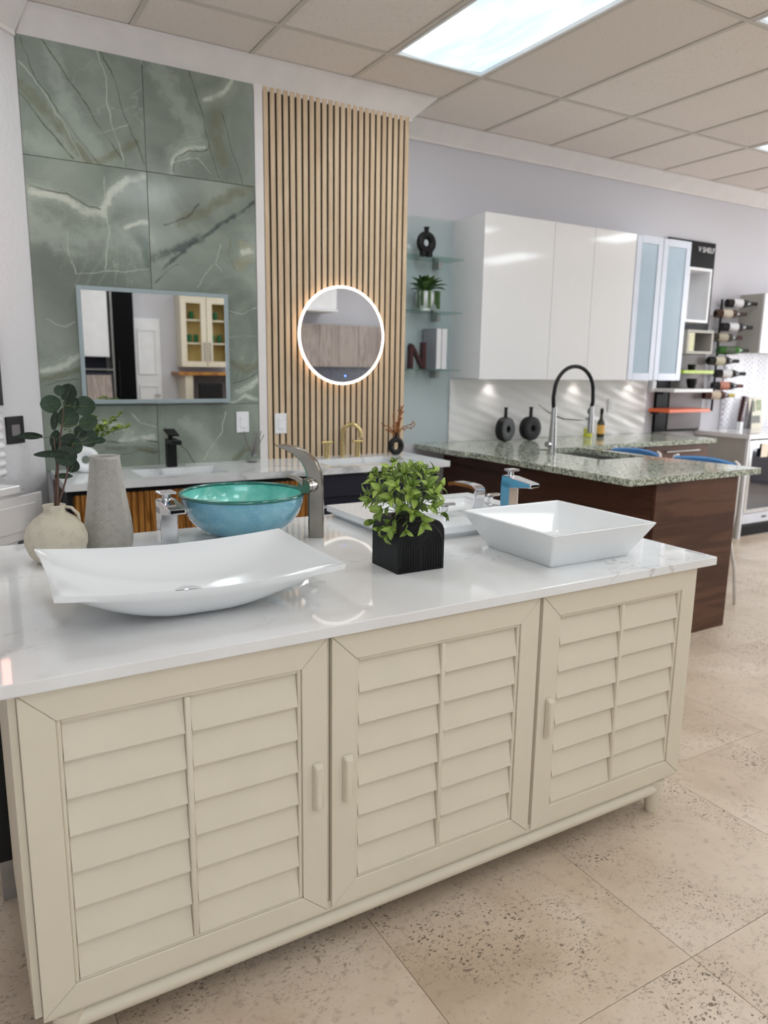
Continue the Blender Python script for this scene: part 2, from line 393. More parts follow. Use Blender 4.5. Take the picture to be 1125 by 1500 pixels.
# ceiling grid and tiles
CZ = 3.03
ce = struct('ceiling', B(-3.2, 9.6, -3.3, 4.7, CZ+.05, CZ+.12), M['white_paint'])
LIGHT_CELLS = [(0, 0), (5, 0), (2, 1), (-4, 0), (5, 2), (-1, 2), (2, 3), (8, 1), (8, 3), (-3, 3), (10, 0), (0, 4), (3, 4), (6, 4)]  # rearmost panels are added to light the area behind the camera
cm = to_mesh('ceiling_tile', B(-.285, .285, -.585, .585, 0, 0.015), M['ceil'])
cm2 = to_mesh('ceiling_tile', B(-.285, .285, -.41, .41, 0, 0.015), M['ceil'])
for i in range(-8, 12):
    for j in range(-1, 6):
        x = 2.12 + .6*(i+.5); y = 3.6 - 1.2*(j+.5) if j >= 0 else 4.03
        if (i, j) in LIGHT_CELLS or x > 9.3: continue
        inst('ceiling_tile', cm if j >= 0 else cm2, ce, (x, y, CZ+.004))
for i in range(-8, 13):
    x = 2.12+.6*i
    if x < 9.4: obj('grid_bar', B(x-.012, x+.012, -3.3, 4.45, CZ-.001, CZ+.02), M['grid'], ce)
for j in range(0, 6):
    y = 3.6-1.2*j; obj('grid_bar', B(-2.7, 9.4, y-.012, y+.012, CZ-.0005, CZ+.0195), M['grid'], ce)
lnames = {(0, 0): 'large ceiling light panel at the top of the photo, nearest the slatted wall', (5, 0): 'farthest ceiling light panel, at right edge above the grey wall',
          (2, 1): 'ceiling light panel cut by the top right corner of the photo'}
for n, (i, j) in enumerate(LIGHT_CELLS):
    x = 2.12+.6*(i+.5); y = 3.6-1.2*(j+.5)
    t = thing('ceiling_light', lnames.get((i, j), 'unseen recessed fluorescent ceiling panel beyond the frame'), 'light', (x, y, CZ), 'ceiling light panels')
    fr = bmesh.new()
    for a in (-1, 1):
        box(fr, x+a*.275-.008, x+a*.275+.008, y-.585, y+.585, CZ-.002, CZ+.03); box(fr, x-.267, x+.267, y+a*.577-.008, y+a*.577+.008, CZ-.002, CZ+.03)
    obj('frame', fr, M['white'], t)
    bm = bmesh.new(); L = []
    for k in range(13):
        u = -1+2*k/12; L.append([Vector((x+.266*u, y-.568, CZ+.016-.012*(1-u*u))), Vector((x+.266*u, y+.568, CZ+.016-.012*(1-u*u)))])
    rings(bm, L, False, False, False); obj('diffuser', bm, M['diffuser'], t, smooth=True)
    l = area_light('panel_tubes', (0, 0, -.006), .50, 1.10, (0, 0, -1), PANEL_WATTS, (.93, .975, 1.0)); l.parent = t
# walls
struct('wall_back', B(2.30, 9.6, 4.45, 4.60, 0, CZ+.05), M['wall'])
wc = struct('wall_center', B(0.30, 2.54, 4.105, 4.60, 0, CZ+.05), M['white_paint'])
# diagonal wall on the left
bm = B(-4.2, 0, 0, 0.15, 0, CZ+.05)
xform(bm, Matrix.Translation((0.415, 4.08, 0)) @ Matrix.Rotation(PI/4, 4, 'Z')); struct('wall_left', bm, M['wall_tex'])
struct('wall_side_left', B(-2.75, -2.6, -3.2, 1.3, 0, CZ+.05), M['wall']).name = 'wall_west'
# right wall with a shop window opening
wr = bmesh.new()
box(wr, 9.4, 9.55, -3.2, 1.1, 0, CZ+.05); box(wr, 9.4, 9.55, 3.0, 4.6, 0, CZ+.05); box(wr, 9.4, 9.55, 1.1, 3.0, 2.75, CZ+.05); box(wr, 9.4, 9.55, 1.1, 3.0, 0, .35)
struct('wall_right', wr, M['wall'])
wf = bmesh.new()
box(wf, 0.5, 9.6, -3.35, -3.2, 0, CZ+.05); box(wf, -2.75, -2.3, -3.35, -3.2, 0, CZ+.05); box(wf, -2.3, .5, -3.35, -3.2, 2.8, CZ+.05); box(wf, -2.3, .5, -3.35, -3.2, 0, .4)
struct('wall_front', wf, M['wall'])
def window(n, along, a0, a1, p, z0, z1):
    bm = bmesh.new(); k = 4
    for i in range(k+1):
        a = a0+(a1-a0)*i/k
        a = min(max(a, a0+.03), a1-.03)
        (box(bm, p-.03, p+.03, a-.03, a+.03, z0, z1) if along == 'Y' else box(bm, a-.03, a+.03, p-.03, p+.03, z0, z1))
    for z in (z0, z1-.06):
        (box(bm, p-.03, p+.03, a0, a1, z, z+.06) if along == 'Y' else box(bm, a0, a1, p-.03, p+.03, z, z+.06))
    w = struct('window_%d' % n, bm, M['alu'])
    for i in range(k):
        u, v = a0+(a1-a0)*i/k+.03, a0+(a1-a0)*(i+1)/k-.03
        obj('pane', B(p-.004, p+.004, u, v, z0+.06, z1-.06) if along == 'Y' else B(u, v, p-.004, p+.004, z0+.06, z1-.06), M['clear'], w)
window(1, 'Y', 1.1, 3.0, 9.47, .35, 2.75)
window(2, 'X', -2.3, .5, -3.27, .4, 2.8)
# crown mouldings
def crown(name, a, b, out, zt, w=.10, h=.10, ext=(0, 0)):
    a, b, out = Vector((*a, 0)), Vector((*b, 0)), Vector((*out, 0)); d = (b-a).normalized()
    prof = [(0, 0), (w, 0), (w, -.012), (w-.012, -.02), (w*.62, -h*.42), (w*.3, -h*.72), (.018, -h*.86), (.018, -h), (0, -h)]
    bm = bmesh.new()
    L = [[p + out*u + d*(s*u*e) + Vector((0, 0, zt+v)) for u, v in prof] for p, s, e in ((a, -1, ext[0]), (b, 1, ext[1]))]
    rings(bm, L); return struct(name, bm, M['white_paint'])
crown('trim_1', (0.415, 4.10), (2.555, 4.10), (0, -1), CZ+.001, .125, .125, (-.37, 1))
crown('trim_2', (2.545, 4.448), (9.4, 4.448), (0, -1), CZ+.001, .12, .105, (-1, 0))
crown('trim_3', (2.542, 4.4475), (2.542, 4.10), (1, 0), CZ+.001, .12, .122, (-1, 1))
crown('trim_4', (0.41, 4.075), (-2.4, 1.265), (.7071, -.7071), CZ+.001, .125, .125, (-.37, 0))
struct('trim_5', B(1.566, 1.614, 4.078, 4.106, .905, 2.93), M['white_paint'])
struct('baseboard_back', B(2.9, 9.4, 4.435, 4.452, 0, .1), M['white_paint'])

# green onyx slabs of the bump-out wall
VEINS = {'TL': [('brownband', [(0.423, 2.722), (0.528, 2.61), (0.622, 2.49), (0.698, 2.409)], 0.03), ('dark', [(0.437, 2.917), (0.485, 2.766), (0.584, 2.608), (0.739, 2.415)], 0.004), ('dark', [(0.419, 2.678), (0.513, 2.552), (0.628, 2.411)], 0.005), ('dark', [(0.529, 2.937), (0.608, 2.812), (0.702, 2.685), (0.789, 2.55), (0.879, 2.423)], 0.005), ('light', [(0.775, 2.934), (0.803, 2.816), (0.809, 2.704), (0.838, 2.57), (0.867, 2.433)], 0.004), ('dark', [(0.792, 2.926), (0.839, 2.812), (0.88, 2.681), (0.923, 2.572), (0.973, 2.448)], 0.004), ('light', [(0.414, 2.817), (0.484, 2.755), (0.552, 2.636), (0.613, 2.534), (0.663, 2.416)], 0.004), ('brownband', [(0.745, 2.416), (0.832, 2.475), (0.934, 2.538)], 0.02), ('light', [(0.705, 2.537), (0.802, 2.576), (0.901, 2.615)], 0.003), ('pale', [(0.559, 2.9), (0.62, 2.648), (0.748, 2.463)], 0.05), ('pale', [(0.453, 2.464), (0.571, 2.414)], 0.05)], 'TR': [('pale', [(1.064, 2.913), (1.16, 2.766), (1.261, 2.637), (1.177, 2.526)], 0.07), ('dark', [(1.212, 2.936), (1.254, 2.831), (1.29, 2.691), (1.326, 2.548), (1.364, 2.427)], 0.004), ('dark', [(1.387, 2.756), (1.439, 2.59), (1.491, 2.418)], 0.004), ('brownband', [(1.375, 2.804), (1.343, 2.65), (1.394, 2.507)], 0.045), ('white', [(1.293, 2.801), (1.39, 2.843), (1.433, 2.9), (1.447, 2.927)], 0.012), ('white', [(1.12, 2.419), (1.136, 2.495), (1.204, 2.542), (1.286, 2.567)], 0.012), ('dark', [(1.134, 2.433), (1.149, 2.497), (1.217, 2.532), (1.313, 2.558)], 0.004), ('light', [(1.135, 2.471), (1.257, 2.513), (1.323, 2.447)], 0.004)], 'ML': [('white', [(0.427, 2.252), (0.527, 2.248), (0.594, 2.233), (0.672, 2.183), (0.768, 2.181), (0.81, 2.282), (0.888, 2.364), (0.971, 2.393)], 0.022), ('pale', [(0.46, 2.101), (0.627, 2.023), (0.811, 2.077), (0.946, 2.002)], 0.09), ('dark', [(0.429, 2.281), (0.505, 2.262), (0.596, 2.262), (0.686, 2.208), (0.757, 2.198)], 0.006), ('light', [(0.79, 2.363), (0.775, 2.206), (0.795, 2.112), (0.753, 1.912)], 0.004), ('darkgreen', [(0.914, 2.124), (0.961, 2.054), (0.975, 1.941)], 0.035), ('white', [(0.876, 2.132), (0.941, 2.163), (0.979, 2.168)], 0.012), ('light', [(0.597, 2.092), (0.595, 1.972), (0.619, 1.89)], 0.003), ('light', [(0.599, 1.94), (0.619, 1.881), (0.777, 1.905), (0.981, 1.932)], 0.003), ('white', [(0.431, 1.419), (0.508, 1.432), (0.594, 1.484), (0.644, 1.497)], 0.018), ('brownband', [(0.433, 1.369), (0.542, 1.407), (0.627, 1.421)], 0.02), ('dark', [(0.431, 1.331), (0.503, 1.369), (0.587, 1.37)], 0.004), ('dark', [(0.445, 1.294), (0.501, 1.331), (0.585, 1.331)], 0.003), ('light', [(0.465, 1.665), (0.556, 1.632), (0.605, 1.659)], 0.004)], 'MR': [('brownband', [(1.549, 2.412), (1.418, 2.357), (1.275, 2.25), (1.137, 2.184)], 0.03), ('dark', [(1.249, 2.285), (1.192, 2.215), (1.057, 2.163)], 0.006), ('navy', [(1.562, 2.335), (1.415, 2.239), (1.314, 2.164), (1.173, 2.06), (1.047, 1.934)], 0.012), ('navy', [(0.997, 1.994), (1.105, 2.041), (1.243, 2.118)], 0.028), ('tan', [(1.484, 2.101), (1.572, 2.055), (1.467, 1.993)], 0.035), ('white', [(1.483, 2.061), (1.542, 2.066)], 0.02), ('ring', [(1.412, 2.134), (1.395, 2.04), (1.437, 1.963)], 0.006), ('light', [(1.354, 2.089), (1.322, 1.981), (1.364, 1.945)], 0.004), ('dark', [(1.128, 1.969), (1.046, 1.912), (0.998, 1.87)], 0.005), ('light', [(1.22, 1.859), (1.264, 1.927), (1.308, 1.984)], 0.003), ('light', [(1.409, 1.748), (1.49, 1.739), (1.581, 1.771)], 0.003), ('light', [(1.405, 1.611), (1.487, 1.628), (1.578, 1.617)], 0.003), ('brownband', [(1.401, 1.472), (1.482, 1.431), (1.583, 1.475)], 0.03), ('white', [(1.435, 1.317), (1.511, 1.345), (1.573, 1.388)], 0.02), ('white', [(1.403, 1.245), (1.479, 1.288), (1.571, 1.273)], 0.012), ('dark', [(1.406, 1.359), (1.497, 1.388), (1.574, 1.432)], 0.004)], 'BL': [('white', [(0.698, 1.148), (0.799, 1.132), (0.849, 1.09), (0.795, 1.051), (0.955, 1.059)], 0.02), ('dark', [(0.705, 1.048), (0.821, 1.037), (0.9, 1.044), (0.981, 1.033)], 0.006), ('light', [(0.855, 1.198), (0.905, 1.143), (0.984, 1.113)], 0.004), ('brownband', [(0.715, 1.007), (0.845, 1.008), (0.979, 0.982)], 0.018), ('dark', [(0.791, 0.97), (0.898, 0.992), (0.978, 0.975)], 0.003)], 'BR': [('dark', [(1.025, 1.112), (1.091, 1.026), (1.187, 0.908)], 0.005), ('pale', [(1.124, 1.137), (1.235, 1.049), (1.305, 0.96)], 0.05), ('light', [(1.356, 1.189), (1.338, 1.074), (1.231, 0.935)], 0.004), ('brownband', [(1.409, 0.911), (1.488, 0.981), (1.565, 0.948)], 0.02), ('brownband', [(1.018, 1.112), (1.074, 0.942)], 0.02)]}
XS = (0.416, 0.984, 1.5645); ZS = (0.905, 1.236, 2.410, 2.935)
for k, (i, j) in {'TL': (0, 2), 'TR': (1, 2), 'ML': (0, 1), 'MR': (1, 1), 'BL': (0, 0), 'BR': (1, 0)}.items():
    g = .0012
    o = obj('stone_slab', B(XS[i]+g, XS[i+1]-g, 4.080, 4.106, ZS[j]+g, ZS[j+1]-g, .001, 1), m_onyx('green_onyx_'+k.lower(), VEINS[k], 1+i*2+j*.7), wc)

# slatted oak wall panel
sp = thing('slat_wall_panel', 'tall panel of vertical pale oak slats on black felt behind the round mirror', 'wall panel', (1.615, 4.105, .905))
obj('backing', B(1.618, 2.548, 4.0875, 4.106, .905, 2.93), M['felt'], sp)
sm = to_mesh('slat', B(-.0133, .0133, 0, .010, .905, 2.93, .0015, 1), M['slat'], (0, 0, 0.905))
for k in range(24):
    inst('slat', sm, sp, (1.632 + k*.03935, 4.078, .905))

# ================================================ BACK VANITIES
va = thing('oak_vanity', 'fluted golden oak vanity base below the left marble top', 'cabinet', (1.07, 3.83, 0))
obj('body', slab([.47, .78, 1.26, 1.70], [3.62, 3.64, 3.95, 4.09], .10, .868, lambda i, j: not (i == 1 and j == 1)), M['oak'], va)
obj('plinth', B(.50, 1.70, 3.66, 4.08, 0, .10), M['black'], va)
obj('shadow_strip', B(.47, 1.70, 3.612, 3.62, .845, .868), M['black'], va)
obj('end_panel', B(.445, .469, 3.60, 4.085, 0, .874), M['blackmat'], va)
om = to_mesh('flute', B(-.013, .013, -.012, 0, .10, .85, .004, 1), M['oak'], (0, 0, .1))
for k in range(43): inst('flute', om, va, (.49+k*.0283, 3.617, .10))
vn = thing('navy_vanity', 'dark navy vanity base below the slatted wall', 'cabinet', (2.11, 3.83, 0))
obj('body', slab([1.705, 1.80, 2.34, 2.50], [3.62, 3.64, 3.95, 4.09], .08, .874, lambda i, j: not (i == 1 and j == 1)), M['navy'], vn); obj('plinth', B(1.72, 2.49, 3.66, 4.08, 0, .08), M['black'], vn)
for z0, z1 in ((.10, .42), (.425, .70), (.745, .868)):
    d = obj('drawer_front', B(1.71, 2.495, 3.60, 3.62, z0, z1, .002, 1), M['navy'], vn)
    if z1 < .8: obj('pull_rail', B(1.72, 2.48, 3.588, 3.60, z1-.012, z1), M['alu'], d)
mt = tag(obj('marble_countertop', slab([.435, .80, 1.24, 1.82, 2.32, 2.565], [3.57, 3.66, 3.93, 4.105], .876, .91, lambda i, j: not (j == 1 and i in (1, 3)), .002), M['marble'], org=(1.5, 3.83, .876)),
    'grey-veined white marble countertop along the back vanities', 'countertop')
for x0, x1, lb in ((.80, 1.24, 'undermount white basin in the marble below the rectangular mirror'), (1.82, 2.32, 'undermount white basin in the marble below the round mirror')):
    t = thing('undermount_basin', lb, 'sink', ((x0+x1)/2, 3.8, .76), 'undermount basins')
    bm = bmesh.new(); L = []
    for ins, z in ((0.0, .8755), (.008, .865), (.02, .80), (.06, .765), (.2, .76)):
        a0, a1, b0, b1 = x0-.004+ins, x1+.004-ins, 3.656+min(ins, .12), 3.934-min(ins, .12)
        L.append([Vector(p) for p in ((a0, b0, z), (a1, b0, z), (a1, b1, z), (a0, b1, z))])
    rings(bm, L, True, False, True); obj('bowl', bm, M['ceramic'], t)
    obj('drain', cyl(bmesh.new(), ((x0+x1)/2, 3.795, .7605), ((x0+x1)/2, 3.795, .764), .02), M['chrome'], t)
# black faucet
t = thing('black_faucet', 'tall matt black square faucet in front of the green stone', 'faucet', (1.03, 3.985, .91))
obj('body', B(1.0, 1.05, 3.96, 4.01, .91, 1.06, .003, 1), M['black'], t)
obj('spout', xform(B(-.028, .028, -.13, .03, 0, .022, .003, 1), Matrix.Translation((1.025, 3.97, 1.04)) @ Matrix.Rotation(-.06, 4, 'Z')), M['black'], t)
obj('handle_stem', cyl(bmesh.new(), (1.025, 3.985, 1.06), (1.025, 3.985, 1.095), .013), M['black'], t)
obj('lever', xform(B(-.03, .03, -.06, .04, 0, .01, .003, 1), Matrix.Translation((1.025, 3.975, 1.092)) @ Matrix.Rotation(.25, 4, 'X')), M['black'], t)
# gold faucet set
t = thing('gold_faucet', 'brushed gold gooseneck faucet with two cross handles before the slats', 'faucet', (2.06, 3.985, .91))
obj('spout', tube(bmesh.new(), [(2.06, 3.985, .91), (2.06, 3.985, 1.06)] + [(2.06+.045-.045*math.cos(a), 3.985-.03*(1-math.cos(a)), 1.06+.05*math.sin(a)) for a in [k*PI/10 for k in range(1, 11)]] + [(2.15, 3.925, 1.03)], .013, 14), M['gold'], t, smooth=True)
for x, s in ((1.955, -1), (2.165, 1)):
    h = obj('handle', cyl(bmesh.new(), (x, 3.985, .91), (x, 3.985, 1.0), .016), M['gold'], t, smooth=True)
    obj('handle_bar', cyl(bmesh.new(), (x-.035, 3.985, 1.005), (x+.035, 3.985, 1.005), .008), M['gold'], h, smooth=True)
# ring vases
def ring_vase(name, label, cat, c, R, r, mat, neck=True, sx=1.0, feet=False, rz=0.0, depth=1.0):
    t = thing(name, label, cat, c)
    z = c[2] + R + r*.92 + (.02 if feet else 0)
    bm = torus(bmesh.new(), (0, 0, 0), R, r, 'Y', 36, 14, sx, 1.0, depth)
    xf = Matrix.Translation((c[0], c[1], z)) @ Matrix.Rotation(rz, 4, 'Z')
    for v in bm.verts:
        if v.co.z < -(R+r*.86): v.co.z = -(R+r*.86)
    obj('body', xform(bm, xf), mat, t, smooth='all')
    if neck: obj('neck', lathe(bmesh.new(), [(r*.55, -.01), (r*.62, .02), (r*.8, .03), (r*.55, .03), (r*.5, .0)], (c[0], c[1], z+R+r*.8), 20, False, True), mat, t, smooth=True)
    if feet:
        for s in (-1, 1):
            obj('foot', xform(B(s*R*.55-.016, s*R*.55+.016, -.02, .02, -(R+r+.02)+.004, -(R*.7), .004, 1), xf), mat, t)
    return t
ring_vase('ring_vase', 'white ring-shaped vase on the marble, left of the black faucet', 'vase', (.585, 3.93, .91), .043, .024, M['ceramic'])
def sprig(t, base, tips, mat, leafmat, nleaf, lsize, rnd, leafname='leaf', aspect=.42, rs=.002):
    lm = leaf_mesh(leafname, leafmat, aspect)
    for tip in tips:
        b = Vector(base); e = Vector(tip); m = (b+e)/2 + Vector((rnd.uniform(-.02, .02), rnd.uniform(-.02, .02), .02))
        pts = [b.lerp(m, k/3) if k <= 3 else m.lerp(e, (k-3)/3) for k in range(7)]
        st = obj('stem', tube(bmesh.new(), pts, rs, 5), mat, t)
        for k in range(nleaf):
            u = .3+.7*(k+1)/nleaf; p = pts[min(6, int(u*6))].lerp(pts[min(6, int(u*6)+1)], u*6-int(u*6))
            inst(leafname, lm, t, p, (rnd.uniform(-.9, .9), rnd.uniform(-.6, .6), rnd.uniform(0, 6.28)), (lsize*rnd.uniform(.7, 1.2),)*3)
def leaf_mesh(name, mat, aspect=.42, cup=.12, n=7):
    bm = bmesh.new(); L = []
    for k in range(n+1):
        u = k/n; w = aspect*.5*math.sin(PI*min(1, u*.94+.03))**.8*(1 if u < .5 else 1-.25*(u-.5)); z = cup*math.sin(PI*u)
        L.append([Vector((-w, u, z+abs(w)*.35)), Vector((-w*.5, u, z+w*.08)), Vector((0, u, z)), Vector((w*.5, u, z+w*.08)), Vector((w, u, z+abs(w)*.35))])
    rings(bm, L, False, False, False)
    return to_mesh(name, bm, mat, smooth='all')
rnd = random.Random(4)
t = thing('green_sprig', 'loose light green leafy sprig in the white ring vase', 'plant', (.585, 3.93, 1.04))
sprig(t, (.585, 3.93, 1.04), [(.70, 3.9, 1.16), (.80, 3.9, 1.14), (.76, 3.95, 1.19), (.63, 3.9, 1.2), (.66, 3.92, 1.13)], M['greenstem'], M['leaf_lime'], 24, .030, rnd, aspect=.7)
sprig(t, (.585, 3.93, 1.04), [(.50, 3.92, 1.15), (.45, 3.9, 1.17)], M['greenstem'], M['leaf_succ'], 5, .014, rnd, aspect=.7)
# reed diffuser
t = thing('reed_diffuser', 'clear glass diffuser bottle with grey reeds on the marble', 'diffuser', (1.485, 3.99, .91))
obj('bottle', lathe(bmesh.new(), [(.026, 0), (.036, .006), (.038, .028), (.028, .045), (.013, .052), (.013, .065)], (1.485, 3.99, .91), 24), M['clear'], t, smooth=True)
obj('oil', lathe(bmesh.new(), [(.02, .003), (.033, .008), (.034, .022)], (1.485, 3.99, .91), 20), simple('grey_oil', (150, 150, 140), .2), t, smooth=True)
for k in range(9):
    a = k*.7; obj('reed', cyl(bmesh.new(), (1.485, 3.99, .94), (1.485+.065*math.sin(a*1.7+.6), 3.985+.03*math.cos(a), 1.07+.015*math.sin(k)), .0022, n=6), M['greyboard'], t)
ring_vase('ring_vase', 'small black ring vase holding a rust dried branch by the slats', 'vase', (2.43, 3.97, .91), .040, .017, M['blackmat'])
t = thing('dried_branch', 'rust brown dried branch standing in the small black ring vase', 'branch', (2.43, 3.97, 1.03))
for k in range(13):
    a = rnd.uniform(-1.3, 1.3); l = rnd.uniform(.07, .19); e = (2.43+l*math.sin(a)*.7, 3.96-rnd.uniform(0, .03), 1.03+l*math.cos(a)*.95)
    b = obj('twig', tube(bmesh.new(), [(2.43, 3.97, 1.02), ((2.43*1.2+e[0])/2.2+rnd.uniform(-.01, .01), 3.965, 1.02+l*.35), e], [.003, .0035, .002], 5), M['rust'], t)
    for q in range(3):
        f = Vector(e).lerp(Vector((2.43, 3.97, 1.03)), q*.22); obj('twig_tip', tube(bmesh.new(), [f, f+Vector((rnd.uniform(-.022, .022), rnd.uniform(-.01, .01), rnd.uniform(.0, .022)))], [.003, .004], 5), M['rust'], b)

# mirrors
t = thing('rectangular_mirror', 'wide frosted-edge rectangular mirror on the green stone wall', 'mirror', (1.0, 4.06, 1.25))
obj('back_box', B(.64, 1.345, 4.052, 4.079, 1.28, 1.79), M['alu'], t)
obj('glass', B(.626, 1.36, 4.040, 4.045, 1.267, 1.808), M['mirror'], t)
fb = bmesh.new()
for a in ((.606, 1.380, 1.808, 1.828), (.606, 1.380, 1.247, 1.267), (.606, .626, 1.267, 1.808), (1.360, 1.380, 1.267, 1.808)): box(fb, a[0], a[1], 4.036, 4.052, a[2], a[3])
obj('frame', fb, M['mirframe'], t)
t = thing('round_mirror', 'round mirror with a glowing white ring on the slats', 'mirror', (2.075, 4.06, 1.35))
mc, mz, mR = 2.079, 1.632, .288
mb = bmesh.new(); cyl(mb, (mc, 4.033, mz), (mc, 4.030, mz), mR-.015, n=80); obj('glass', mb, M['mirror'], t)
bm = bmesh.new(); L = []
for k in range(81):
    a = 2*PI*k/80
    L.append([Vector((mc+r*math.cos(a), y, mz+r*math.sin(a))) for r, y in ((mR-.015, 4.033), (mR-.015, 4.028), (mR, 4.028), (mR, 4.036))])
rings(bm, L, False, False, False); obj('light_ring', bm, M['led'], t, smooth=True)
obj('back_box', cyl(bmesh.new(), (mc, 4.040, mz), (mc, 4.076, mz), mR-.07, n=64), M['white'], t)
obj('rim_plate', cyl(bmesh.new(), (mc, 4.034, mz), (mc, 4.040, mz), mR-.002, n=80), M['white'], t)
bm = bmesh.new(); L = []
for k in range(81):
    a = 2*PI*k/80; L.append([Vector((mc+r*math.cos(a), 4.0405, mz+r*math.sin(a))) for r in (mR-.004, mR-.034)])
rings(bm, L, False, False, False); obj('back_light', bm, M['halo'], t)
obj('touch_button', cyl(bmesh.new(), (mc+.02, 4.0300, mz-.235), (mc+.02, 4.0294, mz-.235), .006, n=16), m_emit('blue_button', (90, 130, 255), 3), t)

# switches
def switch(label, M4, mat, w=.075, h=.118):
    t = thing('light_switch', label, 'switch', tuple(M4.translation)); 
    rw, rh = (.017, .033) if w < .1 else (.027, .026)
    obj('plate', xform(B(-w/2, w/2, -.007, 0, -h/2, h/2, .003, 2), M4), mat, t)
    obj('rocker', xform(B(-rw, rw, -.011, -.006, -rh, rh, .002, 1), M4), mat if mat != M['black'] else M['greyboard'], t)
switch('white light switch on the green stone beside the slats', Matrix.Translation((1.462, 4.079, 1.132)), M['white'])
switch('white light switch mounted on the wooden slats', Matrix.Translation((1.695, 4.077, 1.118)), M['white'])
switch('black light switch on the textured white wall at left', Matrix.Translation((.276, 3.941, 1.132)) @ Matrix.Rotation(PI/4, 4, 'Z'), M['black'], .118, .13)

# left corner: white vanity, wavy splash, dark framed mirror on the diagonal wall
DW = Matrix.Translation((0.415, 4.08, 0)) @ Matrix.Rotation(PI/4, 4, 'Z')      # x along the wall, -y out of it
t = thing('white_vanity', 'white shaker vanity cut by the left edge of the photo', 'cabinet', (-.3, 3.2, 0))
Xe = -.425
obj('body', xform(B(-1.35, Xe-.02, -.185, -.004, .10, .875), DW), M['white_paint'], t)
obj('countertop', xform(B(-1.37, Xe, -.205, -.003, .875, .91, .003, 1), DW), M['quartz'], t)
obj('plinth', xform(B(-1.35, Xe-.04, -.165, -.01, 0, .10), DW), M['white_paint'], t)
for z0, z1 in ((.12, .40), (.42, .64), (.66, .86)):
    for x0 in (-1.34, -.805):
        d = obj('drawer_front', xform(B(x0, x0+.52, -.200, -.186, z0, z1, .002, 1), DW), M['white_paint'], t)
        obj('drawer_panel', xform(B(x0+.05, x0+.47, -.2045, -.2, z0+.04, z1-.04, .002, 1), DW), M['white_paint'], d)
def wavy(bm, x0, x1, z0, z1, nx, nz, f, th=.006):
    P = [[Vector((x0+(x1-x0)*i/nx, -th-f(x0+(x1-x0)*i/nx, z0+(z1-z0)*j/nz), z0+(z1-z0)*j/nz)) for j in range(nz+1)] for i in range(nx+1)]
    rings(bm, P, False, False, False); return bm
spl = tag(obj('wavy_backsplash', xform(wavy(bmesh.new(), -1.36, -.285, .912, 1.25, 30, 90, lambda x, z: .006+.006*math.sin(z*150+2*math.sin(x*9))), DW), M['splash'], smooth='all', org=(-.2, 3.5, .912)),
    'white rippled backsplash above the white vanity at far left', 'backsplash')
t = thing('framed_mirror', 'dark framed mirror edge on the textured wall at far left', 'mirror', (-.1, 3.57, 1.27))
fb = bmesh.new()
Xe = -.315
for a in ((-1.2, Xe, 1.255, 1.285), (-1.2, Xe, 1.63, 1.655), (-1.2, -1.17, 1.285, 1.63), (Xe-.03, Xe, 1.285, 1.63)): box(fb, a[0], a[1], -.055, -.02, a[2], a[3])
obj('frame', xform(fb, DW), M['black'], t); obj('glass', xform(B(-1.17, Xe-.03, -.04, -.035, 1.285, 1.63), DW), M['mirror'], t)
t = thing('added_light_bar', 'slim rose-tinted light bar, added unseen beyond the left edge for the wall glow', 'lamp', (.1, 3.75, 1.68))  # added lamp out of view; gives this wall its pink glow
obj('mount', xform(B(-.44, -.42, -.03, -.002, 1.68, 2.25), DW), M['white'], t)
obj('tube', xform(cyl(bmesh.new(), (-.43, -.05, 1.68), (-.43, -.05, 2.25), .019), DW), M['pinkled'], t, smooth=True)

# ================================================ GREY WALL: shelves, upper cabinets, granite, walnut
gp = tag(obj('glass_backing_panel', B(2.56, 3.160, 4.438, 4.448, .921, 2.455), m_pane('pale_green_backing_glass', (249, 253, 252)), org=(2.86, 4.44, .921)), 'clear green-tinted glass sheet on the grey wall behind the shelves', 'glass panel')
shelf = []
for z, lb in ((2.168, 'top glass shelf beside the slats, under the black ring sculpture'), (1.818, 'middle glass shelf beside the slats, under the potted succulent'), (1.432, 'bottom glass shelf beside the slats, under the grey books')):
    t = thing('glass_shelf', lb, 'shelf', (2.85, 4.34, z), 'glass wall shelves')
    obj('shelf_glass', B(2.57, 3.115, 4.245, 4.43, z, z+.010, .0015, 1), M['glass'], t)
    br = bmesh.new(); box(br, 2.985, 3.015, 4.36, 4.437, z-.05, z-.001, .002, 1); box(br, 2.985, 3.015, 4.415, 4.437, z+.011, z+.03, .002, 1)
    obj('bracket', br, M['steel'], t)
ring_vase('ring_sculpture', 'black ring sculpture vase with two feet on the top glass shelf', 'vase', (2.86, 4.33, 2.1785), .048, .026, M['blackmat'], True, 1.0, True, depth=.9)
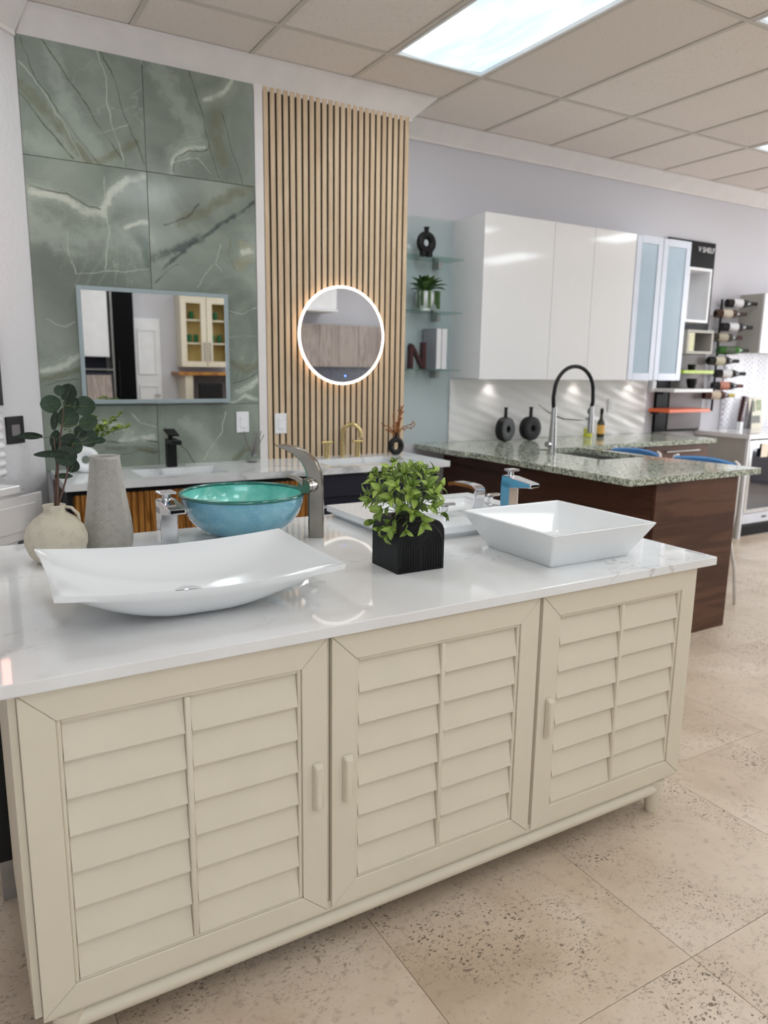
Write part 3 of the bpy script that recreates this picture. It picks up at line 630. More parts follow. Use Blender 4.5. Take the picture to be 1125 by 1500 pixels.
# succulent
t = thing('succulent_pot', 'white footed pot with spiky green succulent and trailing strings on glass shelf', 'potted plant', (2.862, 4.33, 1.828))
obj('pot', lathe(bmesh.new(), [(.035, 0), (.035, .012), (.032, .018), (.054, .045), (.066, .085), (.062, .12), (.052, .132), (.045, .125), (.04, .11)], (2.862, 4.33, 1.828), 32), M['ceramic'], t, smooth=True)
lm = leaf_mesh('succulent_leaf', M['leaf_succ'], .42, .10, 8)
for k in range(30):
    a = k*2.4; el = .15+1.05*(k/30); s = (.15-.045*(k/30))*(.62 if math.sin(a) > .2 else 1)
    inst('spiky_leaf', lm, t, (2.862+.015*math.cos(a), 4.33+.015*math.sin(a), 1.955+.008*(k/30)), (el, 0, a-PI/2), (s, s, s))
for k, (dx, l) in enumerate(((-.085, .118), (-.06, .10), (-.012, .115), (.05, .09), (.078, .118), (.066, .11))):
    x = 2.862+dx; y = 4.33-.075+abs(dx)*.35
    st = obj('trailing_stem', tube(bmesh.new(), [(2.862+dx*.5, 4.31, 1.955), (x, y, 1.96), (x, y, 1.96-l)], .002, 5), M['greenstem'], t)
    bm = bmesh.new()
    for q in range(9):
        for s in (-1, 1): bmesh.ops.create_icosphere(bm, subdivisions=1, radius=.0065, matrix=Matrix.Translation((x+s*.005, y-.003*s, 1.955-l*q/9)))
    obj('bead_leaves', bm, M['leaf_succ'], st)
# books and letter
for k, (x, h, yo) in enumerate(((2.935, .275, 0), (2.985, .275, .012))):
    t = thing('book', ['grey hardback book standing on the bottom glass shelf, nearer the slats', 'white-edged book at the right end of the bottom glass shelf'][k], 'book', (x, 4.34, 1.4425))
    obj('cover', slab([x-.0235, x-.020, x+.020, x+.0235], [4.255+yo, 4.420, 4.424], 1.4425, 1.442+h, lambda i, j: i in (0, 2) or j == 1), M['book'] if k == 0 else M['page'], t)
    obj('pages', B(x-.0198, x+.0198, 4.258+yo, 4.4195, 1.445, 1.442+h-.003), M['page'], t)
t = thing('letter_ornament', 'dark red letter N ornament on the bottom glass shelf', 'ornament', (2.80, 4.32, 1.442))
obj('stroke', B(2.735, 2.760, 4.30, 4.345, 1.4425, 1.60, .002, 1), M['maroon'], t); obj('stroke', B(2.835, 2.862, 4.30, 4.345, 1.4425, 1.622, .002, 1), M['maroon'], t)
bm = bmesh.new(); rings(bm, [[Vector((x, y, z)) for x, z in ((2.760, 1.605), (2.738, 1.612), (2.838, 1.445), (2.862, 1.445))] for y in (4.302, 4.343)]); obj('stroke', bm, M['maroon'], t)

# upper cabinet with three gloss doors
t = thing('upper_cabinet', 'long white gloss wall cabinet above the granite counter', 'cabinet', (3.89, 4.28, 1.38))
obj('body', B(3.168, 4.612, 4.122, 4.449, 1.384, 2.462), M['whitegloss'], t)
for x0, x1, hz in ((3.168, 3.786, 0), (3.789, 4.176, 0), (4.179, 4.612, 0)):
    d = obj('door', B(x0, x1, 4.10, 4.120, 1.380, 2.466, .0015, 1), M['whitegloss'], t)
pm = []
for x, lb in ((3.52, 'small round spotlight under the wall cabinets, above the black disc vases'), (4.39, 'small round spotlight under the wall cabinets, above the oil bottles'), (5.03, 'small round spotlight under the glass-door cabinet, right of the outlet')):
    p = thing('puck_light', lb, 'light', (x, 4.375, 1.378), 'puck lights under the wall cabinets')
    obj('housing', lathe(bmesh.new(), [(.028, 0), (.028, .006), (.03, .006)], (x, 4.375, 1.3775), 20), M['white'], p)
    obj('lens', cyl(bmesh.new(), (x, 4.375, 1.3770), (x, 4.375, 1.3774), .02), M['puck'], p)
    d = bpy.data.lights.new('puck_spot', 'SPOT'); d.energy = 1.0; d.spot_size = math.radians(110); d.spot_blend = .9; d.color = (1, .95, .88); d.shadow_soft_size = .02
    l = bpy.data.objects.new('puck_spot', d); C.objects.link(l); l.parent = p; l.location = (0, 0, -.004); l.rotation_euler = (math.radians(14), 0, 0)
t = thing('glass_door_cabinet', 'white wall cabinet with two frosted blue glass doors in aluminium frames', 'cabinet', (4.93, 4.28, 1.38))
obj('body', B(4.618, 5.245, 4.122, 4.449, 1.384, 2.462), M['white'], t)
for x0, x1 in ((4.620, 4.915), (4.920, 5.243)):
    fb = bmesh.new(); w = .055
    box(fb, x0, x0+w, 4.10, 4.12, 1.380, 2.466, .002, 1); box(fb, x1-w, x1, 4.10, 4.12, 1.380, 2.466, .002, 1); box(fb, x0+w, x1-w, 4.10, 4.12, 2.466-w, 2.466); box(fb, x0+w, x1-w, 4.10, 4.12, 1.380, 1.380+w)
    d = obj('door', fb, M['alu'], t); obj('frosted_pane', B(x0+w, x1-w, 4.106, 4.112, 1.380+w, 2.466-w), M['frost'], d)
    for z in (1.66, 1.93, 2.2): obj('shelf_shadow', B(x0+w, x1-w, 4.1125, 4.1215, z-.008, z+.008), M['alu'], d)
# junction block
tag(obj('cable_box', B(5.28, 5.33, 4.40, 4.449, 1.275, 1.37, .004, 1), M['white'], org=(5.3, 4.42, 1.32)), 'small white cable box on the wall below the glass-door cabinet', 'box')
# backsplash panels with diagonal relief
def relief(x, z):
    s = 0
    for a, f, ph in ((-.42, 62, 0), (-.30, 95, 1.3), (-.55, 40, 2.2)):
        s += math.sin((z*math.cos(a)-x*math.sin(a))*f+ph+1.0*math.sin(x*1.6+ph))
    return .0022*s/2
for k, (x0, x1) in enumerate(((3.168, 4.22), (4.222, 5.262))):
    tag(obj('backsplash_panel', xform(wavy(bmesh.new(), x0, x1, .921, 1.378, 90, 60, relief, .004), Matrix.Translation((0, 4.445, 0))), M['splash'], smooth='all', org=((x0+x1)/2, 4.44, .921)),
        ['white wavy relief backsplash panel behind the two black bottle vases', 'white wavy relief backsplash panel behind the oil bottles'][k], 'backsplash', 'backsplash panels')
switch('white outlet plate on the wavy backsplash', Matrix.Translation((4.83, 4.438, 1.165)), M['white'])

# walnut base run and peninsula
t = thing('base_cabinet', 'dark walnut base cabinet with drawers along the grey wall', 'cabinet', (4.2, 4.15, 0))
obj('body', B(3.83, 5.36, 3.875, 4.44, .10, .884), M['walnut'], t); obj('plinth', B(3.83, 5.34, 3.92, 4.43, 0, .10), M['black'], t)
for i in range(2):
    x0 = 3.85+i*.76
    for z0, z1 in ((.12, .49), (.495, .70), (.705, .88)):
        d = obj('drawer_front', B(x0, x0+.745, 3.855, 3.875, z0, z1, .002, 1), M['walnut'], t)
        hb = bmesh.new(); cyl(hb, (x0+.2, 3.825, z1-.045), (x0+.6, 3.825, z1-.045), .006, n=10); cyl(hb, (x0+.24, 3.825, z1-.045), (x0+.24, 3.856, z1-.045), .005, n=8); cyl(hb, (x0+.56, 3.825, z1-.045), (x0+.56, 3.856, z1-.045), .005, n=8)
        obj('handle', hb, M['steel'], d, smooth=True)
t = thing('peninsula', 'walnut peninsula base with a full-height end panel', 'cabinet', (3.47, 3.2, 0))
obj('side_panel', B(3.132, 3.152, 2.554, 4.44, .0, .884), M['walnutY'], t)
obj('end_panel', B(3.132, 3.812, 2.532, 2.552, .0, .884, .001, 1), M['walnut'], t)
pb = bmesh.new(); box(pb, 3.153, 3.38, 2.553, 4.44, .1, .884)
box(pb, 3.381, 3.811, 2.553, 3.12, .1, .884); box(pb, 3.381, 3.811, 3.12, 3.853, .1, .60)
obj('body', pb, M['walnutY'], t); obj('plinth', B(3.17, 3.78, 2.60, 3.85, 0, .1), M['black'], t)
gx = [2.87, 2.905, 3.41, 3.80, 3.99, 5.42]; gy = [2.51, 3.17, 3.78, 3.83, 4.436]
def gfill(i, j):
    if j == 3: return True
    if i < 1 or i > 3: return False
    return not (i == 2 and j == 1)
gb = slab(gx, gy, .885, .92, gfill, .004)
for v in gb.verts:
    if v.co.x > 3.95 and v.co.x < 4.1 and v.co.y < 3.81: v.co.x -= (.118*min(1, max(0, (v.co.y-2.51)/.66)) + .012)
tag(obj('granite_countertop', gb, M['granite'], org=(3.5, 3.5, .885)), 'speckled grey-green granite countertop over the walnut peninsula', 'countertop')
t = thing('kitchen_sink', 'rectangular stainless steel sink set into the granite', 'sink', (3.6, 3.47, .68))
L = []
for ins, z in ((-.005, .8845), (.0, .8845), (.006, .72), (.03, .69), (.15, .685)):
    L.append([Vector(p) for p in ((3.405+ins, 3.165+ins, z), (3.805-ins, 3.165+ins, z), (3.805-ins, 3.785-ins, z), (3.405+ins, 3.785-ins, z))])
bm = bmesh.new(); rings(bm, L, True, False, True); obj('basin', bm, M['steel'], t)
obj('drain', cyl(bmesh.new(), (3.6, 3.47, .6852), (3.6, 3.47, .690), .04), M['steel'], t)
# pull-down faucet
t = thing('pull_down_faucet', 'stainless kitchen faucet with a tall black hose arch by the sink', 'faucet', (3.334, 3.53, .92))
FX, FY = 3.334, 3.53
obj('body', lathe(bmesh.new(), [(.031, 0), (.031, .006), (.026, .01), (.0245, .1), (.019, .2), (.0155, .30)], (FX, FY, .92), 28), M['steel'], t, smooth=True)
kb = cyl(bmesh.new(), (FX-.02, FY, .985), (FX-.055, FY-.01, .985), .018); obj('side_knob', kb, M['steel'], t, smooth=True)
ax, R = FX+.163, .170
pts = [(FX-.006, FY, 1.215), (FX-.012, FY, 1.28)] + [(ax-R*math.cos(a), FY, 1.31+.165*math.sin(a)) for a in [k*PI/16 for k in range(0, 17)]] + [(ax+R+.004, FY, 1.25), (ax+R-.004, FY, 1.215)]
obj('hose', tube(bmesh.new(), pts, .0125, 14), M['black'], t, smooth='all')
obj('spray_head', lathe(bmesh.new(), [(.019, 0), (.02, .03), (.017, .11), (.014, .175)], (ax+R-.004, FY, 1.045), 20), M['steel'], t, smooth=True)
obj('support_arm', tube(bmesh.new(), [(FX-.13, FY, 1.238), (FX-.05, FY, 1.19), (FX+.08, FY, 1.145), (FX+.22, FY, 1.135), (ax+R-.01, FY, 1.14)], [.004, .006, .007, .007, .008], 8), M['steel'], t, smooth='all')
# donut bottle vases
def bottle_vase(label, x, rz, group):
    t = thing('bottle_vase', label, 'vase', (x, 4.30, .92), group)
    xf = Matrix.Translation((x, 4.30, .92+.092)) @ Matrix.Rotation(rz, 4, 'Z')
    bm = bmesh.new(); L = []
    prof = [(.026, -.03), (.026, .03), (.07, .034), (.088, .03), (.092, 0), (.088, -.03), (.07, -.034)]
    for k in range(41):
        a = 2*PI*k/40; L.append([Vector((r*math.cos(a)*.98, d, r*math.sin(a))) for r, d in prof] + [Vector((prof[0][0]*math.cos(a)*.98, prof[0][1], prof[0][0]*math.sin(a)))])
    rings(bm, L, False, False, False); obj('body', xform(bm, xf), M['blackmat'], t, smooth=True)
    obj('neck', lathe(bmesh.new(), [(.02, 0), (.014, .02), (.012, .07), (.017, .085), (.012, .085)], (x, 4.30, 1.088), 18), M['blackmat'], t, smooth=True)
bottle_vase('black disc bottle vase on the granite, the left of the pair', 3.583, .28, 'black disc bottle vases')
bottle_vase('black disc bottle vase on the granite, the right one with open hole', 3.828, .04, 'black disc bottle vases')
# oil bottles
for k, (x, y, cl, col) in enumerate(((4.44, 4.30, (214, 206, 60), 'clear oil bottle with bright yellow liquid on the granite'), (4.56, 4.28, (226, 176, 92), 'dark-capped oil bottle with an amber label on the granite'))):
    t = thing('oil_bottle', col, 'bottle', (x, y, .92))
    if k == 0:
        obj('bottle', lathe(bmesh.new(), [(.034, 0), (.038, .01), (.038, .10), (.02, .14), (.013, .16), (.013, .19)], (x, y, .92), 24), M['clear'], t, smooth=True)
        obj('oil', lathe(bmesh.new(), [(.034, .004), (.035, .012), (.035, .075)], (x, y, .92), 24), simple('yellow_oil', cl, .1), t, smooth=True)
    else:
        obj('bottle', lathe(bmesh.new(), [(.028, 0), (.031, .01), (.031, .12), (.014, .15), (.011, .2)], (x, y, .92), 24), simple('dark_bottle_glass', (50, 48, 30), .1), t, smooth=True)
        obj('label_band', lathe(bmesh.new(), [(.0316, .03), (.0316, .10)], (x, y, .92), 24, False, False), simple('amber_label', cl, .5), t, smooth=True)
    obj('cap', lathe(bmesh.new(), [(.014, .19), (.014, .225), (.006, .235)], (x, y, .92), 16), M['black'], t, smooth=True)
# stools
def stool(label, y0, y1):
    yc = (y0+y1)/2; ts = t = thing('counter_stool', label, 'stool', (4.02, yc, 0), 'blue stools at the peninsula')
    obj('seat', B(3.84, 4.10, y0+.02, y1-.02, .44, .50, .02, 3), M['stool'], t, smooth=True)
    bm = bmesh.new(); L = []
    for k in range(13):
        u = -1+2*k/12; y = yc+u*(y1-y0)/2*.93; c = .035*(1-u*u); zt = .922-.018*u*u
        L.append([Vector((4.06+c+dx, y, z)) for dx, z in ((-.014, .60), (.014, .60), (.018, zt-.01), (0, zt), (-.018, zt-.01))])
    rings(bm, L); obj('backrest', bm, M['stool'], t, smooth=True)
    for s, y in ((-1, y0), (1, y1)):
        obj('back_post', tube(bmesh.new(), [(3.90, y, 0.005), (3.96, y, .30), (4.04, y, .47), (4.06, y, .60), (4.065, y, .82), (4.062, y+(-s)*.008, .905), (4.07, y-s*.035, .915)], .010, 10), M['white_paint'], t, smooth='all')
        obj('leg', tube(bmesh.new(), [(4.16, y, .005), (4.12, y, .25), (4.04, y, .445), (3.88, y, .43)], .010, 10), M['white_paint'], t, smooth='all')
    ts.location.x += .06
    obj('stretcher', cyl(bmesh.new(), (3.956, y0, .28), (3.956, y1, .28), .008, n=8), M['white_paint'], t)
stool('blue vinyl stool with white tube frame, the far one behind the sink', 3.32, 3.75)
stool('blue vinyl stool with white tube frame, the one nearest the counter end', 2.74, 3.22)

# ================================================ DISPLAY BOARD, WINE RACK, BAR
t = thing('shelf_display_board', 'tall black and grey display board with small shelves beside the glass cabinet', 'display board', (5.68, 4.43, .925))
obj('board', B(5.37, 5.975, 4.42, 4.449, .925, 2.56), M['blackgloss'], t)
obj('grey_panel', B(5.53, 5.978, 4.412, 4.4195, .945, 1.60), M['greyboard'], t)
tx = bpy.data.curves.new('sign_text', 'FONT'); tx.body = 'V SHELF'; tx.size = .062; tx.extrude = .001; tx.align_x = 'CENTER'
to = bpy.data.objects.new('sign_text', tx); C.objects.link(to); to.parent = t; to.location = Vector((5.85, 4.416, 2.475))-Vector((5.68, 4.43, .925)); to.rotation_euler = (PI/2, 0, 0); tx.materials.append(M['white'])
bpy.context.view_layer.update(); tm_ = bpy.data.meshes.new_from_object(to.evaluated_get(bpy.context.evaluated_depsgraph_get())); tl_, tr_ = to.location.copy(), to.rotation_euler.copy()
bpy.data.objects.remove(to); to = bpy.data.objects.new('sign_text', tm_); C.objects.link(to); to.parent = t; to.location = tl_; to.rotation_euler = tr_
def cube_shelf(label, x0, x1, z0, z1, mat, y0=4.20, inner=None):
    t = thing('cube_shelf', label, 'shelf', ((x0+x1)/2, 4.3, z0)); w = .022
    bm = bmesh.new(); box(bm, x0, x1, y0, 4.418, z1-w, z1); box(bm, x0, x1, y0, 4.418, z0, z0+w); box(bm, x0, x0+w, y0, 4.418, z0+w, z1-w); box(bm, x1-w, x1, y0, 4.418, z0+w, z1-w)
    obj('case', bm, mat, t); obj('back', B(x0+w, x1-w, 4.40, 4.418, z0+w, z1-w), inner or mat, t); return t
cube_shelf('white open box shelf on the upper part of the black board', 5.36, 5.66, 1.86, 2.30, M['white'])
t = cube_shelf('dark square box shelf with a gold-patterned side below the white box', 5.42, 5.76, 1.603, 1.80, M['sidegrey'], inner=M['blackgloss'])
obj('gold_panel', B(5.445, 5.52, 4.205, 4.215, 1.624, 1.776), simple('gold_mosaic', (214, 206, 150), .4, var=.35, scale=60), t)
for nm, lb, x0, x1, z, mt_ in (('lime', 'thin lime green shelf on the display board', 5.40, 5.80, 1.437, M['lime']), ('white', 'thin white shelf on the display board, between lime and orange', 5.30, 5.81, 1.279, M['white']), ('orange', 'thin orange shelf on the display board, lowest of three', 5.26, 5.80, 1.108, M['orange'])):
    t = thing('display_shelf', lb, 'shelf', ((x0+x1)/2, 4.3, z)); obj('board', B(x0, x1, 4.19, 4.411, z, z+.028, .002, 1), mt_, t)
    obj('bracket', B(x0+.03, x0+.06, 4.32, 4.411, z-.02, z-.0005), M['black'], t)
t = thing('black_cup', 'small black cup standing on the lime shelf', 'cup', (5.68, 4.33, 1.466)); obj('body', lathe(bmesh.new(), [(.03, 0), (.036, .05), (.03, .05), (.027, .01)], (5.68, 4.33, 1.466), 20), M['black'], t, smooth=True)
t = thing('black_bowl', 'small black bowl standing on the thin white shelf', 'bowl', (5.70, 4.33, 1.308)); obj('body', lathe(bmesh.new(), [(.03, 0), (.045, .05), (.045, .085), (.04, .085), (.038, .02)], (5.70, 4.33, 1.308), 20), M['black'], t, smooth=True)

RX, RY = 6.135, 4.42
t = thing('wine_rack', 'black metal wall rack of looped wires holding wine bottles', 'rack', (RX, 4.44, 1.15))
obj('pole', tube(bmesh.new(), [(RX, RY, 1.10), (RX, RY, 2.10)], .010, 8), M['black'], t)
BT = [(1069, 444.5, 'dark bottle with a white label, topmost on the wall rack'), (1053, 462.7, 'brown bottle with a pale label, second from top on the rack'), (1063.5, 478.6, 'dark bottle with a white label, third from top on the rack'),
      (1048, 497, 'olive bottle with a cream label, fourth from top on the rack'), (1060, 512, 'bright green glass bottle in the middle of the rack'), (1046, 530, 'dark bottle with a cream label just below the green one'),
      (1057, 547, 'black bottle with a large white label, third from the bottom of the rack'), (1054, 564, 'rosé bottle with a pink label, second from the bottom of the rack'), (1041, 579, 'brown bottle with a yellow-tipped neck, lowest on the rack')]
BC = [(34, 34, 36), (66, 44, 34), (36, 38, 42), (50, 50, 40), (58, 108, 50), (30, 32, 30), (22, 22, 24), (36, 34, 38), (70, 36, 32)]
LC = [(232, 232, 236), (206, 196, 180), (232, 232, 236), (176, 168, 150), (90, 104, 84), (206, 200, 180), (238, 238, 238), (206, 140, 120), (214, 196, 176)]
CC = [(30, 26, 30), (56, 44, 34), (30, 28, 30), (70, 34, 34), (50, 56, 46), (30, 30, 30), (24, 24, 28), (110, 74, 66), (206, 190, 90)]
BX = [(6.278, 0, 2.062), (6.140, 0, 1.965), (6.245, 0, 1.853), (6.110, 0, 1.757), (6.225, 0, 1.648), (6.100, 0, 1.552), (6.215, 0, 1.44), (6.195, 0, 1.33), (6.085, 0, 1.246)]
for k in range(9):
    x, _, z = BX[k]; x -= .15; y = 4.37
    t2 = thing('wine_bottle', BT[k][2], 'bottle', (x, y, z), 'wine bottles on the wall rack')
    prof = [(.006, .012), (.022, .004), (.036, 0), (.0375, .006), (.0375, .175), (.030, .205), (.0155, .235), (.0145, .29), (.0155, .292), (.0155, .30)]
    xf = Matrix.Translation((x, y, z)) @ Matrix.Rotation(-.36, 4, 'Z') @ Matrix.Rotation(PI/2, 4, 'Y')
    obj('bottle', xform(lathe(bmesh.new(), prof, (0, 0, 0), 20), xf), simple('bottle_glass_%d' % k, BC[k], .12), t2, smooth=True)
    obj('label_band', xform(lathe(bmesh.new(), [(.0381, .06), (.0381, .15)], (0, 0, 0), 20, False, False), xf), simple('bottle_label_%d' % k, LC[k], .6), t2, smooth=True)
    obj('capsule', xform(lathe(bmesh.new(), [(.0163, .24), (.0163, .302)], (0, 0, 0), 14), xf), simple('capsule_%d' % k, CC[k], .4), t2, smooth=True)
    for q_, s in ((.07, -1), (.235, 1)):
        xx, yy = x+q_*math.cos(.36), y-q_*math.sin(.36)
        rr = .0395 if s < 0 else .019
        pts = [(RX, RY, z-.01)] + [(xx, RY, z-.01)] + [(xx, yy+rr*math.cos(a), z-rr*math.sin(a)) for a in [i*PI/8 for i in range(0, 9)]]
        obj('wire_loop', tube(bmesh.new(), pts, .0022, 5), M['black'], t)
    xx = x-.14
    obj('wire_loop', tube(bmesh.new(), [(RX, RY, z-.01), (xx+.05, RY-.03, z-.03), (xx, RY-.06, z-.01)], .0022, 5), M['black'], t)

# bar counter with wine fridge
t = thing('bar_counter', 'white bar counter with a warm grey side panel around the wine fridge', 'counter', (6.4, 4.15, 0))
obj('side_panel', B(5.965, 5.985, 3.93, 4.435, 0, .885), M['sidegrey'], t); obj('panel_edge', B(5.965, 5.99, 3.905, 3.929, 0, .885), M['white'], t)
obj('worktop', B(5.95, 7.6, 3.89, 4.449, .886, .926, .003, 1), M['whitegloss'], t)
obj('body', B(6.66, 7.6, 3.93, 4.435, .0, .885), M['white'], t)
t = thing('wine_fridge', 'under-counter wine fridge with dark glass door and steel frame', 'fridge', (6.33, 4.1, 0))
obj('body', B(6.015, 6.65, 3.955, 4.43, .09, .88), M['black'], t)
fb = bmesh.new(); box(fb, 6.02, 6.062, 3.92, 3.953, .22, .87, .002, 1); box(fb, 6.60, 6.645, 3.92, 3.953, .22, .87, .002, 1); box(fb, 6.062, 6.60, 3.92, 3.953, .80, .87, .002, 1); box(fb, 6.062, 6.60, 3.92, 3.953, .22, .25)
d = obj('door', fb, M['steel'], t); obj('door_glass', B(6.062, 6.60, 3.93, 3.94, .25, .80), M['fridgeglass'], d)
for z in (.34, .45, .56, .67): obj('rack_edge', B(6.07, 6.59, 3.941, 3.948, z, z+.02), M['steel'], d)
obj('lower_grille', B(6.02, 6.645, 3.922, 3.954, .125, .215, .002, 1), M['alu'], t); obj('badge', B(6.30, 6.37, 3.9195, 3.9215, .165, .18), M['black'], t)
obj('plinth', B(6.02, 6.645, 3.96, 4.40, 0, .124), M['blackgloss'], t)
tag(obj('price_card', B(6.17, 6.27, 3.908, 3.913, .72, .84), simple('warm_paper', (246, 230, 210), .6), org=(6.22, 3.91, .78)), 'white paper card taped on the wine fridge door', 'card')
t = thing('far_wall_cabinet', 'grey-sided wall cabinet above the bar at the right edge', 'cabinet', (6.8, 4.3, 1.63))
obj('side_panel', B(6.44, 6.46, 4.225, 4.449, 1.63, 2.155), M['sidegrey'], t); obj('body', B(6.461, 7.5, 4.225, 4.449, 1.63, 2.155), M['white'], t)
obj('door', B(6.44, 6.95, 4.205, 4.224, 1.63, 2.155, .002, 1), M['white'], t); obj('door', B(6.954, 7.5, 4.205, 4.224, 1.63, 2.155, .002, 1), M['white'], t)
# brick mosaic splash
t = thing('mosaic_backsplash', 'white brick mosaic tiles on the wall above the bar counter', 'backsplash', (6.9, 4.44, .926))
obj('backing', B(6.30, 7.6, 4.443, 4.449, .926, 1.63), simple('grey_grout', (196, 194, 200), .8), t)
bmz = bmesh.new()
for j in range(29):
    for i in range(18):
        x0 = 6.30+i*.072+(.036 if j % 2 else 0); x1 = x0+.069
        if x1 < 7.6: box(bmz, x0, x1, 4.438-.002*((i*7+j*3) % 3), 4.4435, .928+j*.0242, .928+j*.0242+.0222)
o = obj('mosaic_bricks', bmz, simple('white_mosaic', (222, 222, 230), .25, var=.04, scale=30), t); o['kind'] = 'stuff'
t = thing('red_sign_box', 'narrow dark red display box standing on the bar counter', 'box', (6.42, 4.33, .926))
rb = B(-.022, .022, -.02, .02, .0, .24, .002, 1); xf = Matrix.Translation((6.45, 4.33, .995)) @ Matrix.Rotation(.16, 4, 'Y')
obj('box', xform(rb, xf), M['maroon'], t); obj('stand', B(6.43, 6.47, 4.31, 4.35, .926, .996), M['white'], t)
for k in range(5): obj('letter_mark', xform(B(-.004, .004, -.0215, -.020, .05+k*.03, .068+k*.03), xf), M['white'], t)
t = thing('botanical_card', 'cream folded card with grey leaf pictures leaning on the bar wall', 'card', (6.72, 4.36, .926))
xf = Matrix.Translation((6.72, 4.35, .9262)) @ Matrix.Rotation(-.12, 4, 'X')
obj('card', xform(B(-.09, .11, 0, .006, 0, .29), xf), simple('cream_card', (226, 222, 204), .6), t)
for k, (a, b, c, d_, col) in enumerate(((-.08, .08, .05, .12, (120, 120, 116)), (.02, .10, .17, .27, (150, 160, 130)), (-.04, .0, .16, .26, (120, 130, 104)))):
    obj('picture', xform(B(a, b, -.0012, -.0002, c, d_), xf), simple('print_%d' % k, col, .6, var=.3, scale=40), t)
bm = bmesh.new(); rings(bm, [[Vector(p) for p in ((6.575, 4.30, .926), (6.60, 4.36, .926), (6.64, 4.36, 1.20), (6.63, 4.345, 1.21))], [Vector(p) for p in ((6.585, 4.30, .926), (6.61, 4.36, .926), (6.65, 4.36, 1.20), (6.64, 4.345, 1.21))]])
tag(obj('dark_easel', bm, M['greyboard'], org=(6.6, 4.33, .926)), 'dark folded stand beside the botanical card on the bar', 'stand')

# ================================================ ISLAND
YF = 1.442
t = thing('shutter_cabinet', 'long cream painted cabinet with three louvred shutter doors on short legs', 'cabinet', (1.04, 1.7, 0))
bb = bmesh.new()
box(bb, .067, 2.010, 1.468, 1.985, .150, .845); box(bb, .052, .066, 1.462, 1.985, .128, .845)
box(bb, .067, 2.010, 1.450, 1.985, .122, .1495); box(bb, .7105, .7185, 1.456, 1.4675, .15, .842); box(bb, 1.3555, 1.3635, 1.456, 1.4675, .15, .842)
obj('body', bb, M['cream'], t)
def mitre(bm, pts, y0, y1, bev=.0012):
    b2 = bmesh.new(); rings(b2, [[Vector((x, y, z)) for x, z in pts] for y in (y0, y1)])
    bmesh.ops.recalc_face_normals(b2, faces=b2.faces); bmesh.ops.bevel(b2, geom=b2.edges[:], offset=bev, segments=1, affect='EDGES')
    return b2
def door(x0, x1, z0, z1, hside):
    w = .064; g = .0006
    d = obj('door', B(x0+.002, x1-.002, 1.461, 1.467, z0+.002, z1-.002), M['cream'], t)
    X0, X1, Z0, Z1 = x0+w, x1-w, z0+w-.006, z1-w
    for nm, pts in (('top_rail', ((x0+g, z1), (x1-g, z1), (X1-g, Z1), (X0+g, Z1))), ('bottom_rail', ((x0+g, z0), (X0+g, Z0), (X1-g, Z0), (x1-g, z0))),
                    ('stile', ((x0, z0+g), (x0, z1-g), (X0, Z1-g), (X0, Z0+g))), ('stile', ((x1, z0+g), (X1, Z0+g), (X1, Z1-g), (x1, z1-g)))):
        obj(nm, mitre(None, pts, YF, 1.4608), M['cream'], d)
    # inner bead
    bd = bmesh.new(); b = .009
    box(bd, X0, X0+b, 1.4465, 1.460, Z0, Z1, .003, 2); box(bd, X1-b, X1, 1.4465, 1.460, Z0, Z1, .003, 2); box(bd, X0+b, X1-b, 1.4465, 1.460, Z1-b, Z1, .003, 2); box(bd, X0+b, X1-b, 1.4465, 1.460, Z0, Z0+b*.6, .002, 2)
    obj('bead', bd, M['cream'], d)
    xm = (X0+X1)/2 + (-.003 if hside > 0 else 0)
    obj('mullion', B(xm-.0065, xm+.0065, 1.4425, 1.4608, Z0+.0055, Z1-b, .004, 2), M['cream'], d, smooth=True)
    n = 7; zz0, zz1 = Z0+.006, Z1-b; ph = (zz1-zz0)/n
    for a, b_ in ((X0+b+.001, xm-.0075), (xm+.0075, X1-b-.001)):
        for k in range(n):
            lo, hi = zz0+k*ph, zz0+(k+1)*ph
            # slat: lower edge proud, upper edge tucked behind the slat above
            prof = [(1.4452, lo+.0015), (1.4452, lo+.004), (1.4595, hi+.0005), (1.4605, hi+.0005), (1.4605, lo+.0015)]
            bm = bmesh.new(); rings(bm, [[Vector((x, y, z)) for y, z in prof] for x in (a, b_)])
            obj('slat', bm, M['cream'], d)
    hx = (x1-w*.43) if hside > 0 else (x0+w*.62); hz = .478
    bm = bmesh.new()
    L = [[Vector((hx+s*w_, y, z)) for s, y, z in ((-1, 1.4418, hz-h), (1, 1.4418, hz-h), (1, 1.4418, hz+h), (-1, 1.4418, hz+h))] for w_, h, y_ in ((.013, .060, 0),)]
    r0 = [(hx-.0125, hz-.060), (hx+.0125, hz-.060), (hx+.0125, hz+.060), (hx-.0125, hz+.060)]; r1 = [(hx-.008, hz-.052), (hx+.008, hz-.052), (hx+.008, hz+.052), (hx-.008, hz+.052)]
    rings(bm, [[Vector((x, 1.4418, z)) for x, z in r0], [Vector((x, 1.436, z)) for x, z in r0], [Vector((x, 1.425, z)) for x, z in r1]])
    bmesh.ops.bevel(bm, geom=bm.edges[:], offset=.002, segments=2, affect='EDGES'); obj('handle', bm, M['cream'], d, smooth=True)
door(.067, .7085, .133, .8415, 1); door(.7205, 1.3535, .133, .8405, -1); door(1.3655, 2.010, .133, .8415, -1)
rb = bmesh.new(); L = []
for x in (.10, 1.93):
    L.append([Vector((x, 1.474+.026*math.cos(a), .0895+.0235*math.sin(a))) for a in [k*2*PI/16 for k in range(16)]])
rings(rb, L); bmesh.ops.bevel(rb, geom=[e for e in rb.edges if abs(e.verts[0].co.x-e.verts[1].co.x) < 1e-5], offset=.006, segments=2, affect='EDGES')
obj('base_rail', rb, M['cream'], t, smooth=True)
